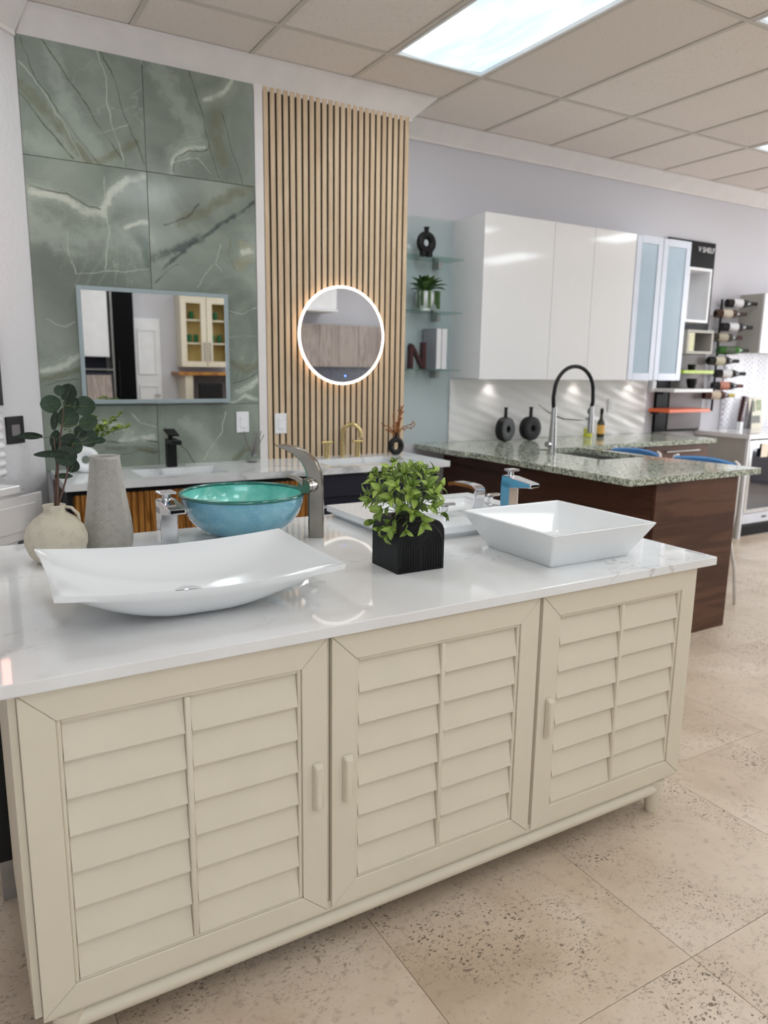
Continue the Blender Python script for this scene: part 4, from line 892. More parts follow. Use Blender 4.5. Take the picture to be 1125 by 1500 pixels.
obj('base_rail', B(.10, 1.93, 1.93, 1.96, .075, .121), M['cream'], t)
for x, y in ((.115, 1.475), (1.935, 1.475), (.115, 1.95), (1.935, 1.95)):
    obj('leg', lathe(bmesh.new(), [(.019, 0), (.021, .004), (.034, .121)], (x, y, 0), 24), M['cream'], t, smooth=True)
tag(obj('quartz_countertop', B(-.012, 2.085, 1.428, 2.60, .8455, .8725, .0025, 2), M['quartz'], org=(1.04, 2.0, .8455)), 'white quartz island countertop with faint grey veins', 'countertop')
t = thing('black_base_cabinet', 'black base cabinet behind the cream cabinet, under the same countertop', 'cabinet', (1.0, 2.3, 0))
obj('body', B(.02, 2.0, 2.05, 2.52, .12, .8445), M['blackmat'], t)
for x, y in ((.045, 2.065), (1.97, 2.065), (.045, 2.49), (1.97, 2.49)): obj('foot', B(x-.022, x+.022, y-.012, y+.012, 0, .12), M['steel'], t)

CT = .8725
# ---- rectangular vessel basin
t = thing('rectangular_basin', 'wide shallow white rectangular vessel basin with upswept ends on the quartz', 'sink', (.484, 1.768, CT))
bx, by, ax_, ay = .484, 1.768, .327, .223
def rimz(u, v): return .982 + .012*(abs(u)**2-1)*1.25 + .008*max(0, -u)
def plan(u, v):
    px_ = u*ax_*(1-.018*(1-v*v)*abs(u)) ; py_ = v*ay*(1-.0*u)
    return bx+px_, by+py_
def inner(u, v):
    e = (1-abs(u)**2.2)*(1-abs(v)**3.5); return rimz(u, v) - .072*max(e, 0)**.8
def outer(u, v):
    f = lambda q: 1-(1-min(1, max(0, q)))**2
    top = rimz(u, v)-.013; return top-(top-CT-.0005)*(1-(1-min(1, (1-abs(u))/.86))**1.7)*f((1-abs(v))/.60)
N_ = 44
bm = bmesh.new()
T = [[bm.verts.new((*plan(-1+2*i/N_, -1+2*j/N_), inner(-1+2*i/N_, -1+2*j/N_))) for j in range(N_+1)] for i in range(N_+1)]
def sq(u, v):
    return u, v
U_ = [[None]*(N_+1) for _ in range(N_+1)]
for i in range(N_+1):
    for j in range(N_+1):
        u, v = -1+2*i/N_, -1+2*j/N_; x, y = plan(u, v)
        U_[i][j] = bm.verts.new((bx+(x-bx)*.992, by+(y-by)*.992, outer(u, v)))
for i in range(N_):
    for j in range(N_):
        bm.faces.new((T[i][j], T[i+1][j], T[i+1][j+1], T[i][j+1])); bm.faces.new((U_[i][j+1], U_[i+1][j+1], U_[i+1][j], U_[i][j]))
edge = [(i, 0) for i in range(N_)] + [(N_, j) for j in range(N_)] + [(i, N_) for i in range(N_, 0, -1)] + [(0, j) for j in range(N_, 0, -1)]
for a, b in zip(edge, edge[1:]+edge[:1]): bm.faces.new((T[a[0]][a[1]], U_[a[0]][a[1]], U_[b[0]][b[1]], T[b[0]][b[1]]))
es = [e for e in bm.edges if {f.material_index for f in e.link_faces} and len(e.link_faces) == 2 and e.calc_face_angle() > .9 and (abs(abs(e.verts[0].co.x-bx)-ax_) < .02 or abs(abs(e.verts[0].co.y-by)-ay) < .012) and e.verts[0].co.z > .93]
bmesh.ops.bevel(bm, geom=es, offset=.0055, segments=3, affect='EDGES')
xform(bm, Matrix.Translation((bx, by, 0)) @ Matrix.Rotation(-.022, 4, 'Z') @ Matrix.Translation((-bx, -by, 0)))
obj('bowl', bm, M['ceramic'], t, smooth=50)
zd = inner(0, 0); obj('drain', lathe(bmesh.new(), [(.034, 0), (.034, .004), (.03, .0065), (.0, .007)], (bx-.0, by, zd+.0003), 32, True, False), M['chrome'], t, smooth=True)

# ---- square vessel basin
t = thing('square_basin', 'white square vessel basin with sloped sides near the right end of the quartz', 'sink', (1.66, 1.72, CT))
def sqr(x0, x1, y0, y1, z, r=.006, n=4):
    P = []
    for cx, cy_, a0 in ((x1-r, y1-r, 0), (x0+r, y1-r, PI/2), (x0+r, y0+r, PI), (x1-r, y0+r, 1.5*PI)):
        for k in range(n+1): P.append(Vector((cx+r*math.cos(a0+k*PI/2/n), cy_+r*math.sin(a0+k*PI/2/n), z)))
    return P
bm = bmesh.new(); zr = .990
rings(bm, [sqr(1.512, 1.838, 1.575, 1.875, CT+.0005, .01), sqr(1.510, 1.840, 1.573, 1.877, CT+.003, .01), sqr(1.4475, 1.8755, 1.503, 1.942, zr-.003, .006), sqr(1.4470, 1.8760, 1.5025, 1.9425, zr-.001, .006), sqr(1.4485, 1.8745, 1.504, 1.941, zr, .006),
           sqr(1.4555, 1.8675, 1.511, 1.934, zr, .008), sqr(1.4575, 1.8655, 1.513, 1.932, zr-.003, .009), sqr(1.525, 1.80, 1.588, 1.862, .905, .02), sqr(1.535, 1.79, 1.598, 1.852, .899, .02), sqr(1.65, 1.675, 1.72, 1.73, .896, .004)])
obj('bowl', bm, M['ceramic'], t, smooth=50)
obj('drain', lathe(bmesh.new(), [(.034, 0), (.034, .004), (.03, .006), (.0, .0065)], (1.6625, 1.722, .8965), 32, True, False), M['chrome'], t, smooth=True)

# ---- glass bowl
def m_bowl_out():
    g = G('blue_glass_outside'); c = g.coord(); n = g.noise(c, 5, 5, .6, 1); f = g.noise(c, 120, 2)
    col = g.ramp(n, [(.3, (96, 158, 186)), (.7, (132, 190, 206))]); col = g.mix(g.rng(f, .5, .7, 0, .25), col, (160, 210, 220))
    g.set(col=col, rough=.12, coat=1.0, spec=.5); return g.m
def m_bowl_in():
    g = G('turquoise_foil_inside'); c = g.coord(); n = g.noise(c, 9, 6, .65, .8)
    col = g.ramp(n, [(.3, (84, 190, 180)), (.55, (128, 220, 206)), (.75, (182, 238, 226))])
    g.set(col=col, rough=.3, metal=.15, coat=1.0); g.b.inputs['Coat Roughness'].default_value = .03; g.bump(g.noise(c, 45, 4), .15, .003); return g.m
t = thing('glass_vessel_bowl', 'round turquoise glass vessel bowl, blue outside, behind the rectangular basin', 'sink', (.850, 2.385, CT))
bc = (.850, 2.385, CT+.001); Rb = .208; H = .150
def arc(R, H_, n, z0=0, r0=.042):
    return [(r0+(R-r0)*math.sin(k/n*PI/2)**1.06 if k else r0, z0+H_*(1-math.cos(k/n*PI/2))**1.02) for k in range(n+1)]
obj('outer_glass', lathe(bmesh.new(), arc(Rb, H, 18), bc, 72, True, False), m_bowl_out(), t, smooth='all')
obj('foil_lining', lathe(bmesh.new(), [(max(r-.006, .001), z+.006) for r, z in arc(Rb, H-.004, 18)], bc, 72, True, False), m_bowl_in(), t, smooth='all')
obj('glass_rim', torus(bmesh.new(), (bc[0], bc[1], bc[2]+H+.001), Rb-.002, .0065, 'Z', 90, 12), simple('sea_green_rim_glass', (34, 112, 102), .05, spec=.9), t, smooth='all')
obj('drain', lathe(bmesh.new(), [(.03, 0), (.03, .004), (0, .005)], (bc[0], bc[1], bc[2]+.008), 24, True, False), M['chrome'], t, smooth=True)

# ---- chrome block faucet between the tall vase and the bowl
def block_faucet(label, x, y, z0, h, w, d, reach, side=None, rot=0.0, plate_back=.02):
    t = thing('block_faucet', label, 'faucet', (x, y, z0)); xf = Matrix.Translation((x, y, z0)) @ Matrix.Rotation(rot, 4, 'Z')
    def P(name, bm, m=M['chrome'], par=t, **k): return obj(name, xform(bm, xf), m, par, **k)
    P('body', B(-w/2, w/2, -d*.5, d*.5, 0, h*.86, .0025, 2))
    bm = bmesh.new(); hw = w/2
    rings(bm, [[Vector((-hw, d*.5, h*.70)), Vector((hw, d*.5, h*.70)), Vector((hw, d*.5, h)), Vector((-hw, d*.5, h))],
               [Vector((-hw, -d*.5, h*.70)), Vector((hw, -d*.5, h*.70)), Vector((hw, -d*.5, h)), Vector((-hw, -d*.5, h))],
               [Vector((-hw, -reach, h*.80)), Vector((hw, -reach, h*.80)), Vector((hw, -reach, h*.90)), Vector((-hw, -reach, h*.90))]])
    bmesh.ops.bevel(bm, geom=bm.edges[:], offset=.0025, segments=2, affect='EDGES'); s = P('spout', bm)
    P('outlet', B(-hw+.006, hw-.006, -reach-.0012, -reach+.0, h*.825, h*.885), M['blackgloss'], s)
    P('aerator', cyl(bmesh.new(), (0, -reach+.022, h*.815), (0, -reach+.022, h*.77), .012, n=16))
    P('neck', cyl(bmesh.new(), (0, 0, h), (0, 0, h+.018), .0135), smooth=True)
    P('lever', B(-hw*.95, hw*.95, -d*.5-.002, d*.5+plate_back, h+.0182, h+.026, .002, 2))
    if side: P('side_plate', B(-hw-.0015, -hw-.0002, -d*.5, d*.5, .002, h*.84), side); 
    return t, xf
block_faucet('square chrome basin faucet left of the turquoise bowl', .588, 2.372, CT, .152, .056, .050, .118, rot=.04, plate_back=.0)
fb_, xf = block_faucet('tall chrome faucet with a blue side behind the square basin', 1.815, 2.135, .9155, .142, .046, .046, .135, side=simple('blue_side', (84, 158, 192), .2), rot=.02, plate_back=-.01)
bm = bmesh.new(); rings(bm, [[Vector(p) for p in ((x, .02, .10), (x, -.02, .10), (x, -.131, .1155), (x, -.131, .1265), (x, -.02, .140), (x, .02, .140))] for x in (-.0245, -.0232)])
obj('spout_side_sheet', xform(bm, xf), simple('blue_spout_side', (84, 158, 192), .2), fb_)  # thin blue sheet along one side of the spout, like the side plate
# ---- curved nickel vessel faucet
t = thing('waterfall_faucet', 'tall curved brushed nickel waterfall faucet beside the turquoise bowl', 'faucet', (1.068, 2.262, CT))
KS = 1; fw = math.atan2(.50, -.86)         # heading of the spout, towards the bowl
xf = Matrix.Translation((1.068, 2.262, CT)) @ Matrix.Rotation(fw, 4, 'Z')     # +x forward
prof = []   # (centre x, centre z, half thickness, half width, tilt)
cs = [(0, 0, .026, .022, 0), (0, .10, .026, .022, 0), (0, .17, .0265, .022, .05), (.004, .215, .026, .022, .25), (.016, .250, .024, .023, .6), (.040, .280, .019, .024, .95), (.072, .300, .013, .025, 1.15), (.104, .311, .008, .026, 1.3), (.126, .313, .003, .026, 1.4)]
L = []
for x, z, ht, hw, tl in cs:
    nx, nz = math.cos(tl), -math.sin(tl)      # across the thickness
    L.append([Vector((x+s*ht*nx, w, z+s*ht*nz)) for s, w in ((-1, -hw*.8), (-1, hw*.8), (-.8, hw), (.8, hw), (1, hw*.8), (1, -hw*.8), (.8, -hw), (-.8, -hw))])
bm = bmesh.new(); rings(bm, L); obj('body', xform(bm, xf), M['nickel'], t, smooth=30)
bm = bmesh.new(); cyl(bm, (.012, .012, .184), (.036, .054, .184), .025, n=28); bmesh.ops.bevel(bm, geom=[e for e in bm.edges if e.calc_face_angle(0) > 1], offset=.002, segments=2, affect='EDGES'); kn = obj('side_knob', xform(bm, xf), M['nickel'], t, smooth=True)
obj('knob_ring', xform(cyl(bmesh.new(), (.021, .028, .184), (.028, .040, .184), .0262, n=28), xf), M['steel'], kn, smooth=True)
bm = bmesh.new(); rings(bm, [[Vector((x, y*KS+w, z+h)) for w, h in ((-.008, -th), (.008, -th), (.008, th), (-.008, th))] for x, y, z, th in ((.040, .046, .196, .010), (.066, .046, .212, .006), (.098, .046, .220, .003))]); obj('lever', xform(bm, xf), M['nickel'], t, smooth=True)
for k in range(6): obj('spout_tooth', xform(cyl(bmesh.new(), (.105+.007*k, -.012+.004*(k % 3), .308+.0022*k), (.105+.007*k, -.012+.004*(k % 3), .300+.0026*k), .002, n=6), xf), M['nickel'], t)

# ---- ceramic slab sink
t = thing('slab_basin', 'flat white ceramic slab sink with a recessed bowl at the back right of the quartz', 'sink', (1.6, 2.3, CT))
xs_, ys_ = [1.262, 1.40, 1.88, 1.950], [2.02, 2.26, 2.50, 2.575]
bm = slab(xs_, ys_, .892, .9155, lambda i, j: not (i == 1 and j == 1), .004); obj('top_slab', bm, M['ceramic'], t, smooth=30)
bm = bmesh.new(); rings(bm, [sqr(1.402, 1.878, 2.262, 2.498, .912, .012), sqr(1.41, 1.87, 2.27, 2.49, .893, .02), sqr(1.43, 1.85, 2.29, 2.47, .884, .03), sqr(1.6, 1.68, 2.36, 2.40, .881, .01)], True, False, True); obj('bowl', bm, M['ceramic'], t, smooth=60)
obj('under_body', slab([1.285, 1.398, 1.882, 1.93], [2.045, 2.258, 2.502, 2.555], CT+.0002, .892, lambda i, j: not (i == 1 and j == 1)), M['ceramic'], t)
t = thing('widespread_faucet', 'chrome widespread faucet with an angular flat spout behind the potted plant', 'faucet', (1.69, 2.19, .9155))
def band(pts, w, th):
    bm = bmesh.new(); L = []
    for i, (y, z) in enumerate(pts):
        a = pts[max(i-1, 0)]; b = pts[min(i+1, len(pts)-1)]; dy, dz = b[0]-a[0], b[1]-a[1]; l = math.hypot(dy, dz); ny, nz = -dz/l, dy/l
        L.append([Vector((1.69+s*w, y+q*ny*th, z+q*nz*th)) for s, q in ((-1, -1), (1, -1), (1, 1), (-1, 1))])
    return rings(bm, L)
sp_ = band([(2.175, .916), (2.165, .96), (2.157, .998), (2.160, 1.010), (2.175, 1.016), (2.22, 1.018), (2.29, 1.016), (2.33, 1.008)], .023, .007)
bmesh.ops.recalc_face_normals(sp_, faces=sp_.faces); bmesh.ops.bevel(sp_, geom=[e for e in sp_.edges if e.calc_face_angle(0) > 1], offset=.002, segments=2, affect='EDGES')
obj('spout', sp_, M['chrome'], t, smooth=True)
for x, y in ((1.555, 2.19), (1.845, 2.29)):
    h = obj('handle', lathe(bmesh.new(), [(.02, 0), (.02, .004), (.013, .008), (.012, .03), (.016, .036)], (x, y, .9157), 20), M['chrome'], t, smooth=True)
    obj('handle_blade', B(x-.012, x+.045, y-.009, y+.009, .952, .962, .003, 2), M['chrome'], h)

# ---- vases
t = thing('round_vase', 'squat round beige stoneware vase with small neck handle, left end of the quartz', 'vase', (.250, 2.318, CT))
obj('body', lathe(bmesh.new(), [(.045, 0), (.055, .003), (.074, .022), (.0865, .055), (.087, .078), (.078, .105), (.060, .128), (.040, .142), (.031, .149), (.0295, .158), (.032, .170), (.029, .171), (.025, .160), (.02, .12)], (.250, 2.318, CT), 56, True, True), M['stoneware'], t, smooth='all')
obj('handle', tube(bmesh.new(), [(.250+.029, 2.318-.006, CT+.163), (.250+.045, 2.318-.012, CT+.160), (.250+.062, 2.318-.016, CT+.140), (.250+.064, 2.318-.016, CT+.118)], .0048, 8), M['stoneware'], t, smooth='all')
t = thing('tall_vase', 'tall tapered greige ceramic vase with carved herringbone lines', 'vase', (.411, 2.392, CT))
def tall_vase():
    prof = [(0, .062), (.004, .066), (.035, .0725), (.06, .073), (.10, .069), (.16, .0605), (.22, .052), (.27, .0465), (.290, .0445), (.2985, .0445)]
    def R(z):
        for (a, ra), (b, rb_) in zip(prof, prof[1:]):
            if a <= z <= b: return ra+(rb_-ra)*(z-a)/(b-a)
        return prof[-1][1]
    NA, NZ = 480, 340; bm = bmesh.new(); L = []
    for j in range(NZ+1):
        z = .2985*j/NZ; lp = []
        for i in range(NA):
            a = 2*PI*i/NA; sec = (i/NA*12) % 1.0; tri = abs((i/NA*4+.09) % 1.0 - .5)*2      # eight chevron panels
            r = R(z)
            ph = (z/.0074 - tri*4.2)
            g = max(0, math.cos(2*PI*ph))**2*.0036
            if tri < .035 or tri > .965: g = max(g, .0026)
            if z < .004 or z > .290: g = 0
            lp.append(Vector((r*math.cos(a)-g*math.cos(a)+.411, r*math.sin(a)-g*math.sin(a)+2.392, z+CT)))
        L.append(lp)
    for r, z in ((.0415, .2985), (.040, .29), (.045, .2), (.03, .02)):
        L.append([Vector((.411+r*math.cos(2*PI*i/NA), 2.392+r*math.sin(2*PI*i/NA), z+CT)) for i in range(NA)])
    return rings(bm, L)
obj('body', tall_vase(), M['greige'], t, smooth='all')
# ---- eucalyptus
EUC = [(0.2577, 2.2938, 1.336, 0.0296, 0.0296), (0.3523, 2.3244, 1.3271, 0.032, 0.032), (0.3064, 2.307, 1.3674, 0.0238, 0.0304), (0.3074, 2.3304, 1.2948, 0.0334, 0.0334), (0.3175, 2.3326, 1.3335, 0.0227, 0.0267), (0.3521, 2.2766, 1.2827, 0.03, 0.0261), (0.2624, 2.2713, 1.2904, 0.0117, 0.0293), (0.2038, 2.3537, 1.2418, 0.0371, 0.0121), (0.2494, 2.2959, 1.1932, 0.0493, 0.0118), (0.2883, 2.2934, 1.1864, 0.0342, 0.0329), (0.2726, 2.3696, 1.2274, 0.0177, 0.0306), (0.3026, 2.317, 1.223, 0.0279, 0.0299), (0.3588, 2.3536, 1.2327, 0.0405, 0.027), (0.2817, 2.3176, 1.1253, 0.0266, 0.0093), (0.3104, 2.3339, 1.1512, 0.0201, 0.0227), (0.2818, 2.2851, 1.3733, 0.0131, 0.0196), (0.3884, 2.3335, 1.2237, 0.0201, 0.012), (0.34, 2.3568, 1.2504, 0.0176, 0.023), (0.3198, 2.3223, 1.2085, 0.024, 0.024), (0.28, 2.3441, 1.2, 0.0269, 0.0202)]
t = thing('eucalyptus_branch', 'dark green eucalyptus stems with round leaves in the stoneware vase', 'plant', (.250, 2.318, CT+.17))
def disc_leaf():
    bm = bmesh.new(); L = []; n = 8
    for k in range(n+1):
        u = k/n; w = .5*math.sin(PI*(.04+.93*u))**.62; z = -.10*math.sin(PI*u)
        L.append([Vector((-w, u-.5, z+.12*w)), Vector((-w*.5, u-.5, z+.02)), Vector((0, u-.5, z)), Vector((w*.5, u-.5, z+.02)), Vector((w, u-.5, z+.12*w))])
    return to_mesh('round_leaf', rings(bm, L, False, False, False), M['leaf_dark'], smooth='all')
dl = disc_leaf(); rr = random.Random(11)
vm = Vector((.250, 2.318, CT+.165)); hubs = [Vector((.262, 2.316, 1.24)), Vector((.285, 2.32, 1.27)), Vector((.312, 2.315, 1.22)), Vector((.296, 2.322, 1.33))]
stems = []
for k, h in enumerate(hubs):
    b = vm+Vector((.008*math.cos(k*1.7), .008*math.sin(k*1.7), -.05)); m = b.lerp(h, .5)+Vector((.006*(-1)**k, 0, 0))
    pts = [b, b.lerp(m, .5), m, m.lerp(h, .5), h]; stems.append(pts)
    obj('stem', tube(bmesh.new(), pts, [.0032, .003, .0028, .0022, .0015], 7), M['stem'], t, smooth='all')
camp = Vector((0, 0, 1.45))
for k, (x, y, z, rx, rz) in enumerate(EUC):
    p = Vector((x, y, z)); h = min((q for s in stems for q in s[2:]), key=lambda q: (q-p).length)
    if z < 1.17: h = stems[k % 3][2]
    obj('twig', tube(bmesh.new(), [h, h.lerp(p, .5)+Vector((0, .004, -.004)), p], .0011, 5), M['greenstem'], t)
    v = (camp-p).normalized(); tilt = Vector((rr.uniform(-.35, .35), rr.uniform(-.1, .1), rr.uniform(-.35, .45)))
    nrm = (v+tilt).normalized(); ax2 = (p-h); ax2 = (ax2-nrm*ax2.dot(nrm))
    if rx > rz*1.6: ax2 = Vector((-1 if x < .28 else 1, 0, -.08))
    elif rz > rx*1.6: ax2 = Vector((.15, 0, 1))
    ax2 = (ax2-nrm*ax2.dot(nrm)).normalized(); sd = ax2.cross(nrm)
    R3 = Matrix((sd, ax2, nrm)).transposed()
    a, b = (2*min(rx, rz), 2*max(rx, rz)) if max(rx, rz) > 1.6*min(rx, rz) else (2*(rx+rz)/2, 2*(rx+rz)/2)
    o = inst('leaf', dl, t, p, R3.to_euler(), (a*.93, b*.93, (a+b)/2))
# ---- tiny sample sticker at the counter's right end
t = thing('sample_sticker', 'small pale sticker strip with grey print at the right end of the quartz top', 'sticker', (2.066, 1.49, CT))
obj('strip', B(2.055, 2.077, 1.452, 1.535, CT+.0001, CT+.0005), M['white'], t)
for k in range(8): obj('print_mark', B(2.060, 2.072, 1.458+k*.0095, 1.464+k*.0095, CT+.00052, CT+.0008), M['greyboard'], t)
# ---- potted plant
t = thing('potted_plant', 'bushy lime green faux plant in a black cube pot with arched ribs', 'potted plant', (1.145, 1.80, CT))
px0, px1, py0, py1, pz0, pz1 = 1.067, 1.227, 1.722, 1.872, CT+.0005, CT+.150
def arch(z_in, x_in, y):
    r = .042; P = [(px0+x_in, pz0), (px1-x_in, pz0)]
    for k in range(9): a = k*PI/16; P.append((px1-x_in-r*(1-math.cos(a)), pz1-z_in-r*(1-math.sin(a))))
    for k in range(9): a = PI/2+k*PI/16; P.append((px0+x_in+r*(1+math.cos(a)) , pz1-z_in-r*(1-math.sin(a))))
    return [Vector((x, y, z)) for x, z in P]
bm = bmesh.new(); rings(bm, [arch(.002, .002, py0), arch(0, 0, py0+.003), arch(0, 0, py1-.003), arch(.002, .002, py1)])
pot = obj('pot', bm, M['blackmat'], t, smooth=30)
cxp = (px0+px1)/2
for k in range(8):
    hw_ = .070-.0088*k; zc_ = pz1-.078
    pts = [(cxp-hw_, py0+.0004, pz0+.003)] + [(cxp-hw_*math.cos(a), py0+.0004, zc_+hw_*math.sin(a)*1.0) for a in [i*PI/20 for i in range(21)]] + [(cxp+hw_, py0+.0004, pz0+.003)]
    obj('rib', tube(bmesh.new(), pts, .0031, 8), M['blackmat'], pot, smooth='all')
obj('soil', lathe(bmesh.new(), [(.05, 0), (.05, .006), (.03, .012), (0.0, .014)], (1.147, 1.797, pz1-.002), 20, True, False), M['soil'], t)
lm = leaf_mesh('leaf', M['leaf_lime'], .50, .14, 7); rl = random.Random(23)
cc = Vector((1.122, 1.783, 1.088)); nl = 0
EXTRA = [(1.058, 1.74, 1.012), (1.052, 1.79, 1.0), (1.060, 1.84, 1.01), (1.085, 1.708, 1.005), (1.135, 1.705, 1.022), (1.235, 1.76, 1.03), (1.056, 1.76, .985)]
for k in range(58):
    a = k*2.39996; f = (k+.5)/58; el = math.asin(1-1.62*f)
    d = Vector((math.cos(a)*math.cos(el)*1.0, math.sin(a)*math.cos(el)*.86, math.sin(el)*.84))
    rad = .106*(rl.uniform(.9, 1.08) if k % 3 else rl.uniform(.5, .85))
    tip = cc+d*rad
    if tip.z < pz1+.005 and (px0 < tip.x < px1 and py0 < tip.y < py1): tip.z = pz1+.02
    if tip.z < pz1-.02: tip.z = pz1-.02-(.03 if tip.x < 1.10 else 0)*rl.random()
    if k >= 58-len(EXTRA): tip = Vector(EXTRA[k-58]); d = (tip-cc).normalized()
    base = Vector((1.147+.02*math.cos(a), 1.797+.02*math.sin(a), pz1+.004)); mid = base.lerp(tip, .55)+Vector((0, 0, .022))
    pts = [base, base.lerp(mid, .6), mid, mid.lerp(tip, .6), tip]
    obj('stem', tube(bmesh.new(), pts, .0012, 5), M['greenstem'], t)
    axd = (tip-mid).normalized()
    for q in range(5):
        if nl >= 292: break
        nl += 1
        on = tip if q < 4 else mid.lerp(tip, .45)
        ph = q*2.2+a; s1 = axd.orthogonal().normalized(); s2 = axd.cross(s1)
        ld = (axd*rl.uniform(.25, .75)+(s1*math.cos(ph)+s2*math.sin(ph))*rl.uniform(.6, 1.0)+d*.25).normalized()
        nrm = (axd*.6+d*.5+Vector((0, 0, .4))); nrm = (nrm-ld*nrm.dot(ld)).normalized(); sd = ld.cross(nrm)
        R3 = Matrix((sd, ld, nrm)).transposed(); s = .037*rl.uniform(.7, 1.15)
        inst('leaf', lm, t, on, R3.to_euler(), (s, s, s))

# ================================================ BEHIND THE CAMERA (seen in the two mirrors)
YB = -3.195
t = thing('storage_cabinet', 'white wall cabinet over navy base, seen at left in the rectangular mirror', 'cabinet', (1.8, -3.0, 0))
obj('upper_cabinet', B(1.5, 2.03, YB, -2.90, 1.54, 2.45, .003, 1), M['white'], t); obj('door', B(1.505, 1.87, -2.899, -2.88, 1.545, 2.445, .002, 1), M['white'], t)
obj('base', B(1.5, 2.03, YB, -2.75, .0, 1.34), M['navy'], t); obj('shelf', B(1.5, 2.05, YB, -2.72, 1.36, 1.38), M['steel'], t)
obj('back', B(1.5, 2.03, YB, -3.15, 1.341, 1.539), M['navy'], t)
tag(obj('wood_sample_board', xform(B(-.16, .16, -.01, .01, 0, .80), Matrix.Translation((1.84, -2.62, .50)) @ Matrix.Rotation(.12, 4, 'X')), M['greige_cab'], org=(1.84, -2.6, .5)), 'grey wood-look sample board reflected in the rectangular mirror', 'board')
tag(obj('sample_stand', B(1.62, 2.02, -2.70, -2.50, 0, .498), M['white'], org=(1.84, -2.6, 0)), 'low white stand under the grey sample board', 'stand')
t = thing('tall_fridge', 'tall black fridge reflected in the rectangular mirror', 'fridge', (2.23, -3.0, 0))
obj('body', B(2.10, 2.385, YB, -2.93, 0, 2.6, .003, 1), M['blackgloss'], t); obj('handle', cyl(bmesh.new(), (2.15, -2.905, 1.0), (2.15, -2.905, 1.5), .01), M['black'], t)
obj('edge_strip', B(2.075, 2.099, YB, -2.93, 0, 2.6), M['steel'], t)
dr = struct('door_1', B(2.42, 2.80, -3.198, -3.165, 0, 2.10), M['white'])
for z0, z1 in ((1.30, 1.95), (.2, 1.15)):
    fb = bmesh.new()
    for a in ((2.47, 2.75, z1-.03, z1), (2.47, 2.75, z0, z0+.03), (2.47, 2.50, z0+.03, z1-.03), (2.72, 2.75, z0+.03, z1-.03)): box(fb, a[0], a[1], -3.165, -3.152, a[2], a[3], .003, 1)
    obj('door_panel', fb, M['white'], dr)
obj('door_handle', cyl(bmesh.new(), (2.76, -3.13, 1.0), (2.68, -3.13, 1.0), .01), M['steel'], dr)
t = thing('glass_hutch', 'cream hutch with two lit glass doors reflected in the rectangular mirror', 'cabinet', (3.42, -3.0, 1.2))
hb = bmesh.new(); box(hb, 3.04, 3.80, YB, -3.17, 1.42, 2.45); box(hb, 3.04, 3.06, -3.17, -2.93, 1.42, 2.45); box(hb, 3.78, 3.80, -3.17, -2.93, 1.42, 2.45); box(hb, 3.06, 3.78, -3.17, -2.93, 2.42, 2.45); box(hb, 3.06, 3.78, -3.17, -2.93, 1.42, 1.45)
obj('body', hb, M['cream'], t); obj('lining', B(3.06, 3.78, -3.169, -3.16, 1.45, 2.42), M['amber'], t)
for z in (1.75, 2.08): obj('shelf', B(3.06, 3.78, -3.158, -2.95, z, z+.02), M['cream'], t)
for x0, x1 in ((3.04, 3.415), (3.425, 3.80)):
    fb = bmesh.new(); box(fb, x0, x0+.08, -2.93, -2.905, 1.42, 2.45); box(fb, x1-.08, x1, -2.93, -2.905, 1.42, 2.45); box(fb, x0+.08, x1-.08, -2.93, -2.905, 2.33, 2.45); box(fb, x0+.08, x1-.08, -2.93, -2.905, 1.42, 1.50)
    d = obj('door', fb, M['cream'], t); xh = x1-.035 if x0 < 3.2 else x0+.035; obj('handle', cyl(bmesh.new(), (xh, -2.885, 1.5), (xh, -2.885, 1.78), .008), M['steel'], d)
for k, (x, z) in enumerate(((3.2, 1.77), (3.30, 1.77), (3.55, 1.77), (3.66, 1.77), (3.24, 2.10), (3.6, 2.10))):
    q = thing('green_glass', 'small green glass on a shelf inside the lit hutch', 'glass', (x, -3.06, z+.0005), 'green glasses in the hutch')
    obj('body', lathe(bmesh.new(), [(.025, 0), (.035, .06), (.035, .12), (.03, .12), (.028, .02)], (x, -3.06, z+.0005), 16), simple('green_glass_paint', (40, 110, 70), .2), q, smooth=True)
tag(obj('wood_counter', B(2.95, 4.2, YB, -2.75, 1.30, 1.345, .004, 1), M['oak'], org=(3.5, -3, 1.3)), 'golden wood counter shelf below the hutch, seen in the mirror', 'counter')
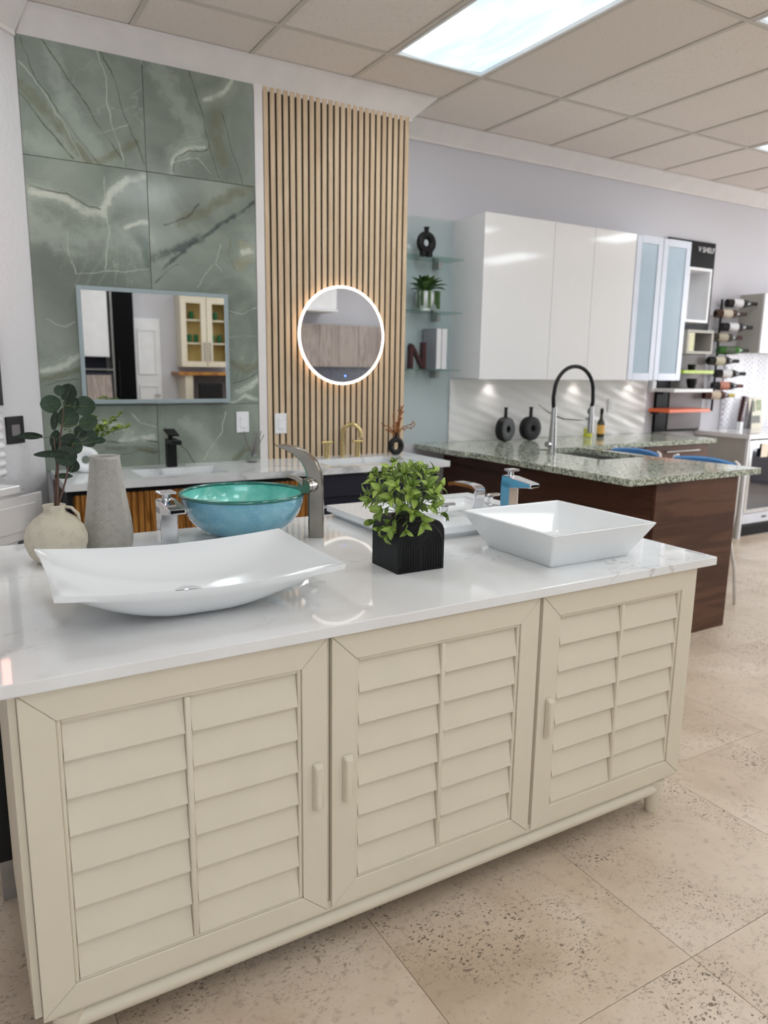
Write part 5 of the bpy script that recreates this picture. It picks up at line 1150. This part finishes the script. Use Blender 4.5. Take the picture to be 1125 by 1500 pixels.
tag(obj('cream_pedestal', B(3.05, 3.16, YB, -2.8, 0, 1.299), M['cream'], org=(3.1, -3, 0)), 'cream pedestal under the wood counter, seen in the mirror', 'pedestal')
t = thing('striped_curtain', 'grey striped cloth hanging under the wood counter, seen in the mirror', 'curtain', (3.8, -3.1, .4))
obj('cloth', xform(wavy(bmesh.new(), 3.18, 4.15, .3, 1.29, 120, 2, lambda x, z: .012*math.sin(x*150), .01), Matrix.Translation((0, -3.1, 0))), M['greyboard'], t, smooth='all')
t = thing('black_chair', 'black high-backed chair reflected at the lower right of the rectangular mirror', 'chair', (3.38, -2.5, 0))
obj('seat', B(3.17, 3.57, -2.65, -2.27, .60, .66, .015, 2), M['black'], t); obj('backrest', B(3.19, 3.55, -2.67, -2.62, .66, 1.20, .02, 2), M['black'], t)
for x in (3.2, 3.54):
    for y in (-2.63, -2.3): obj('leg', cyl(bmesh.new(), (x, y, 0), (x, y, .6), .015, n=10), M['black'], t)
t = thing('greige_wall_units', 'greige woodgrain wall units reflected in the round mirror', 'cabinet', (5.7, -3.0, 1.45))
for k in range(6): obj('door', B(4.85+.36*k, 5.206+.36*k, -2.87, -2.85, 1.45, 2.11, .002, 1), M['greige_cab'], t)
obj('body', B(4.85, 7.0, YB, -2.871, 1.45, 2.11), M['greige_cab'], t)
tag(obj('mosaic_wall_strip', B(4.85, 7.0, YB, -3.18, .95, 1.449), simple('blue_grey_mosaic', (90, 94, 110), .3, var=.5, scale=45), org=(5.9, -3.19, .95)), 'dark blue grey mosaic under the greige wall units', 'backsplash')
t = thing('rear_base_units', 'greige base units with stone top under the mosaic strip', 'cabinet', (5.9, -2.9, 0)); obj('body', B(4.85, 7.0, YB, -2.62, 0, .90), M['greige_cab'], t); obj('worktop', B(4.83, 7.02, YB, -2.58, .901, .94), M['granite'], t)
t = thing('white_hood', 'white hood box high on the wall left in the round mirror', 'hood', (5.1, -2.7, 2.3)); obj('body', B(4.7, 5.40, -3.19, -2.6, 2.32, 2.9, .01, 1), M['white'], t); obj('lip', B(4.68, 5.42, -3.19, -2.58, 2.29, 2.319, .004, 1), M['white'], t)
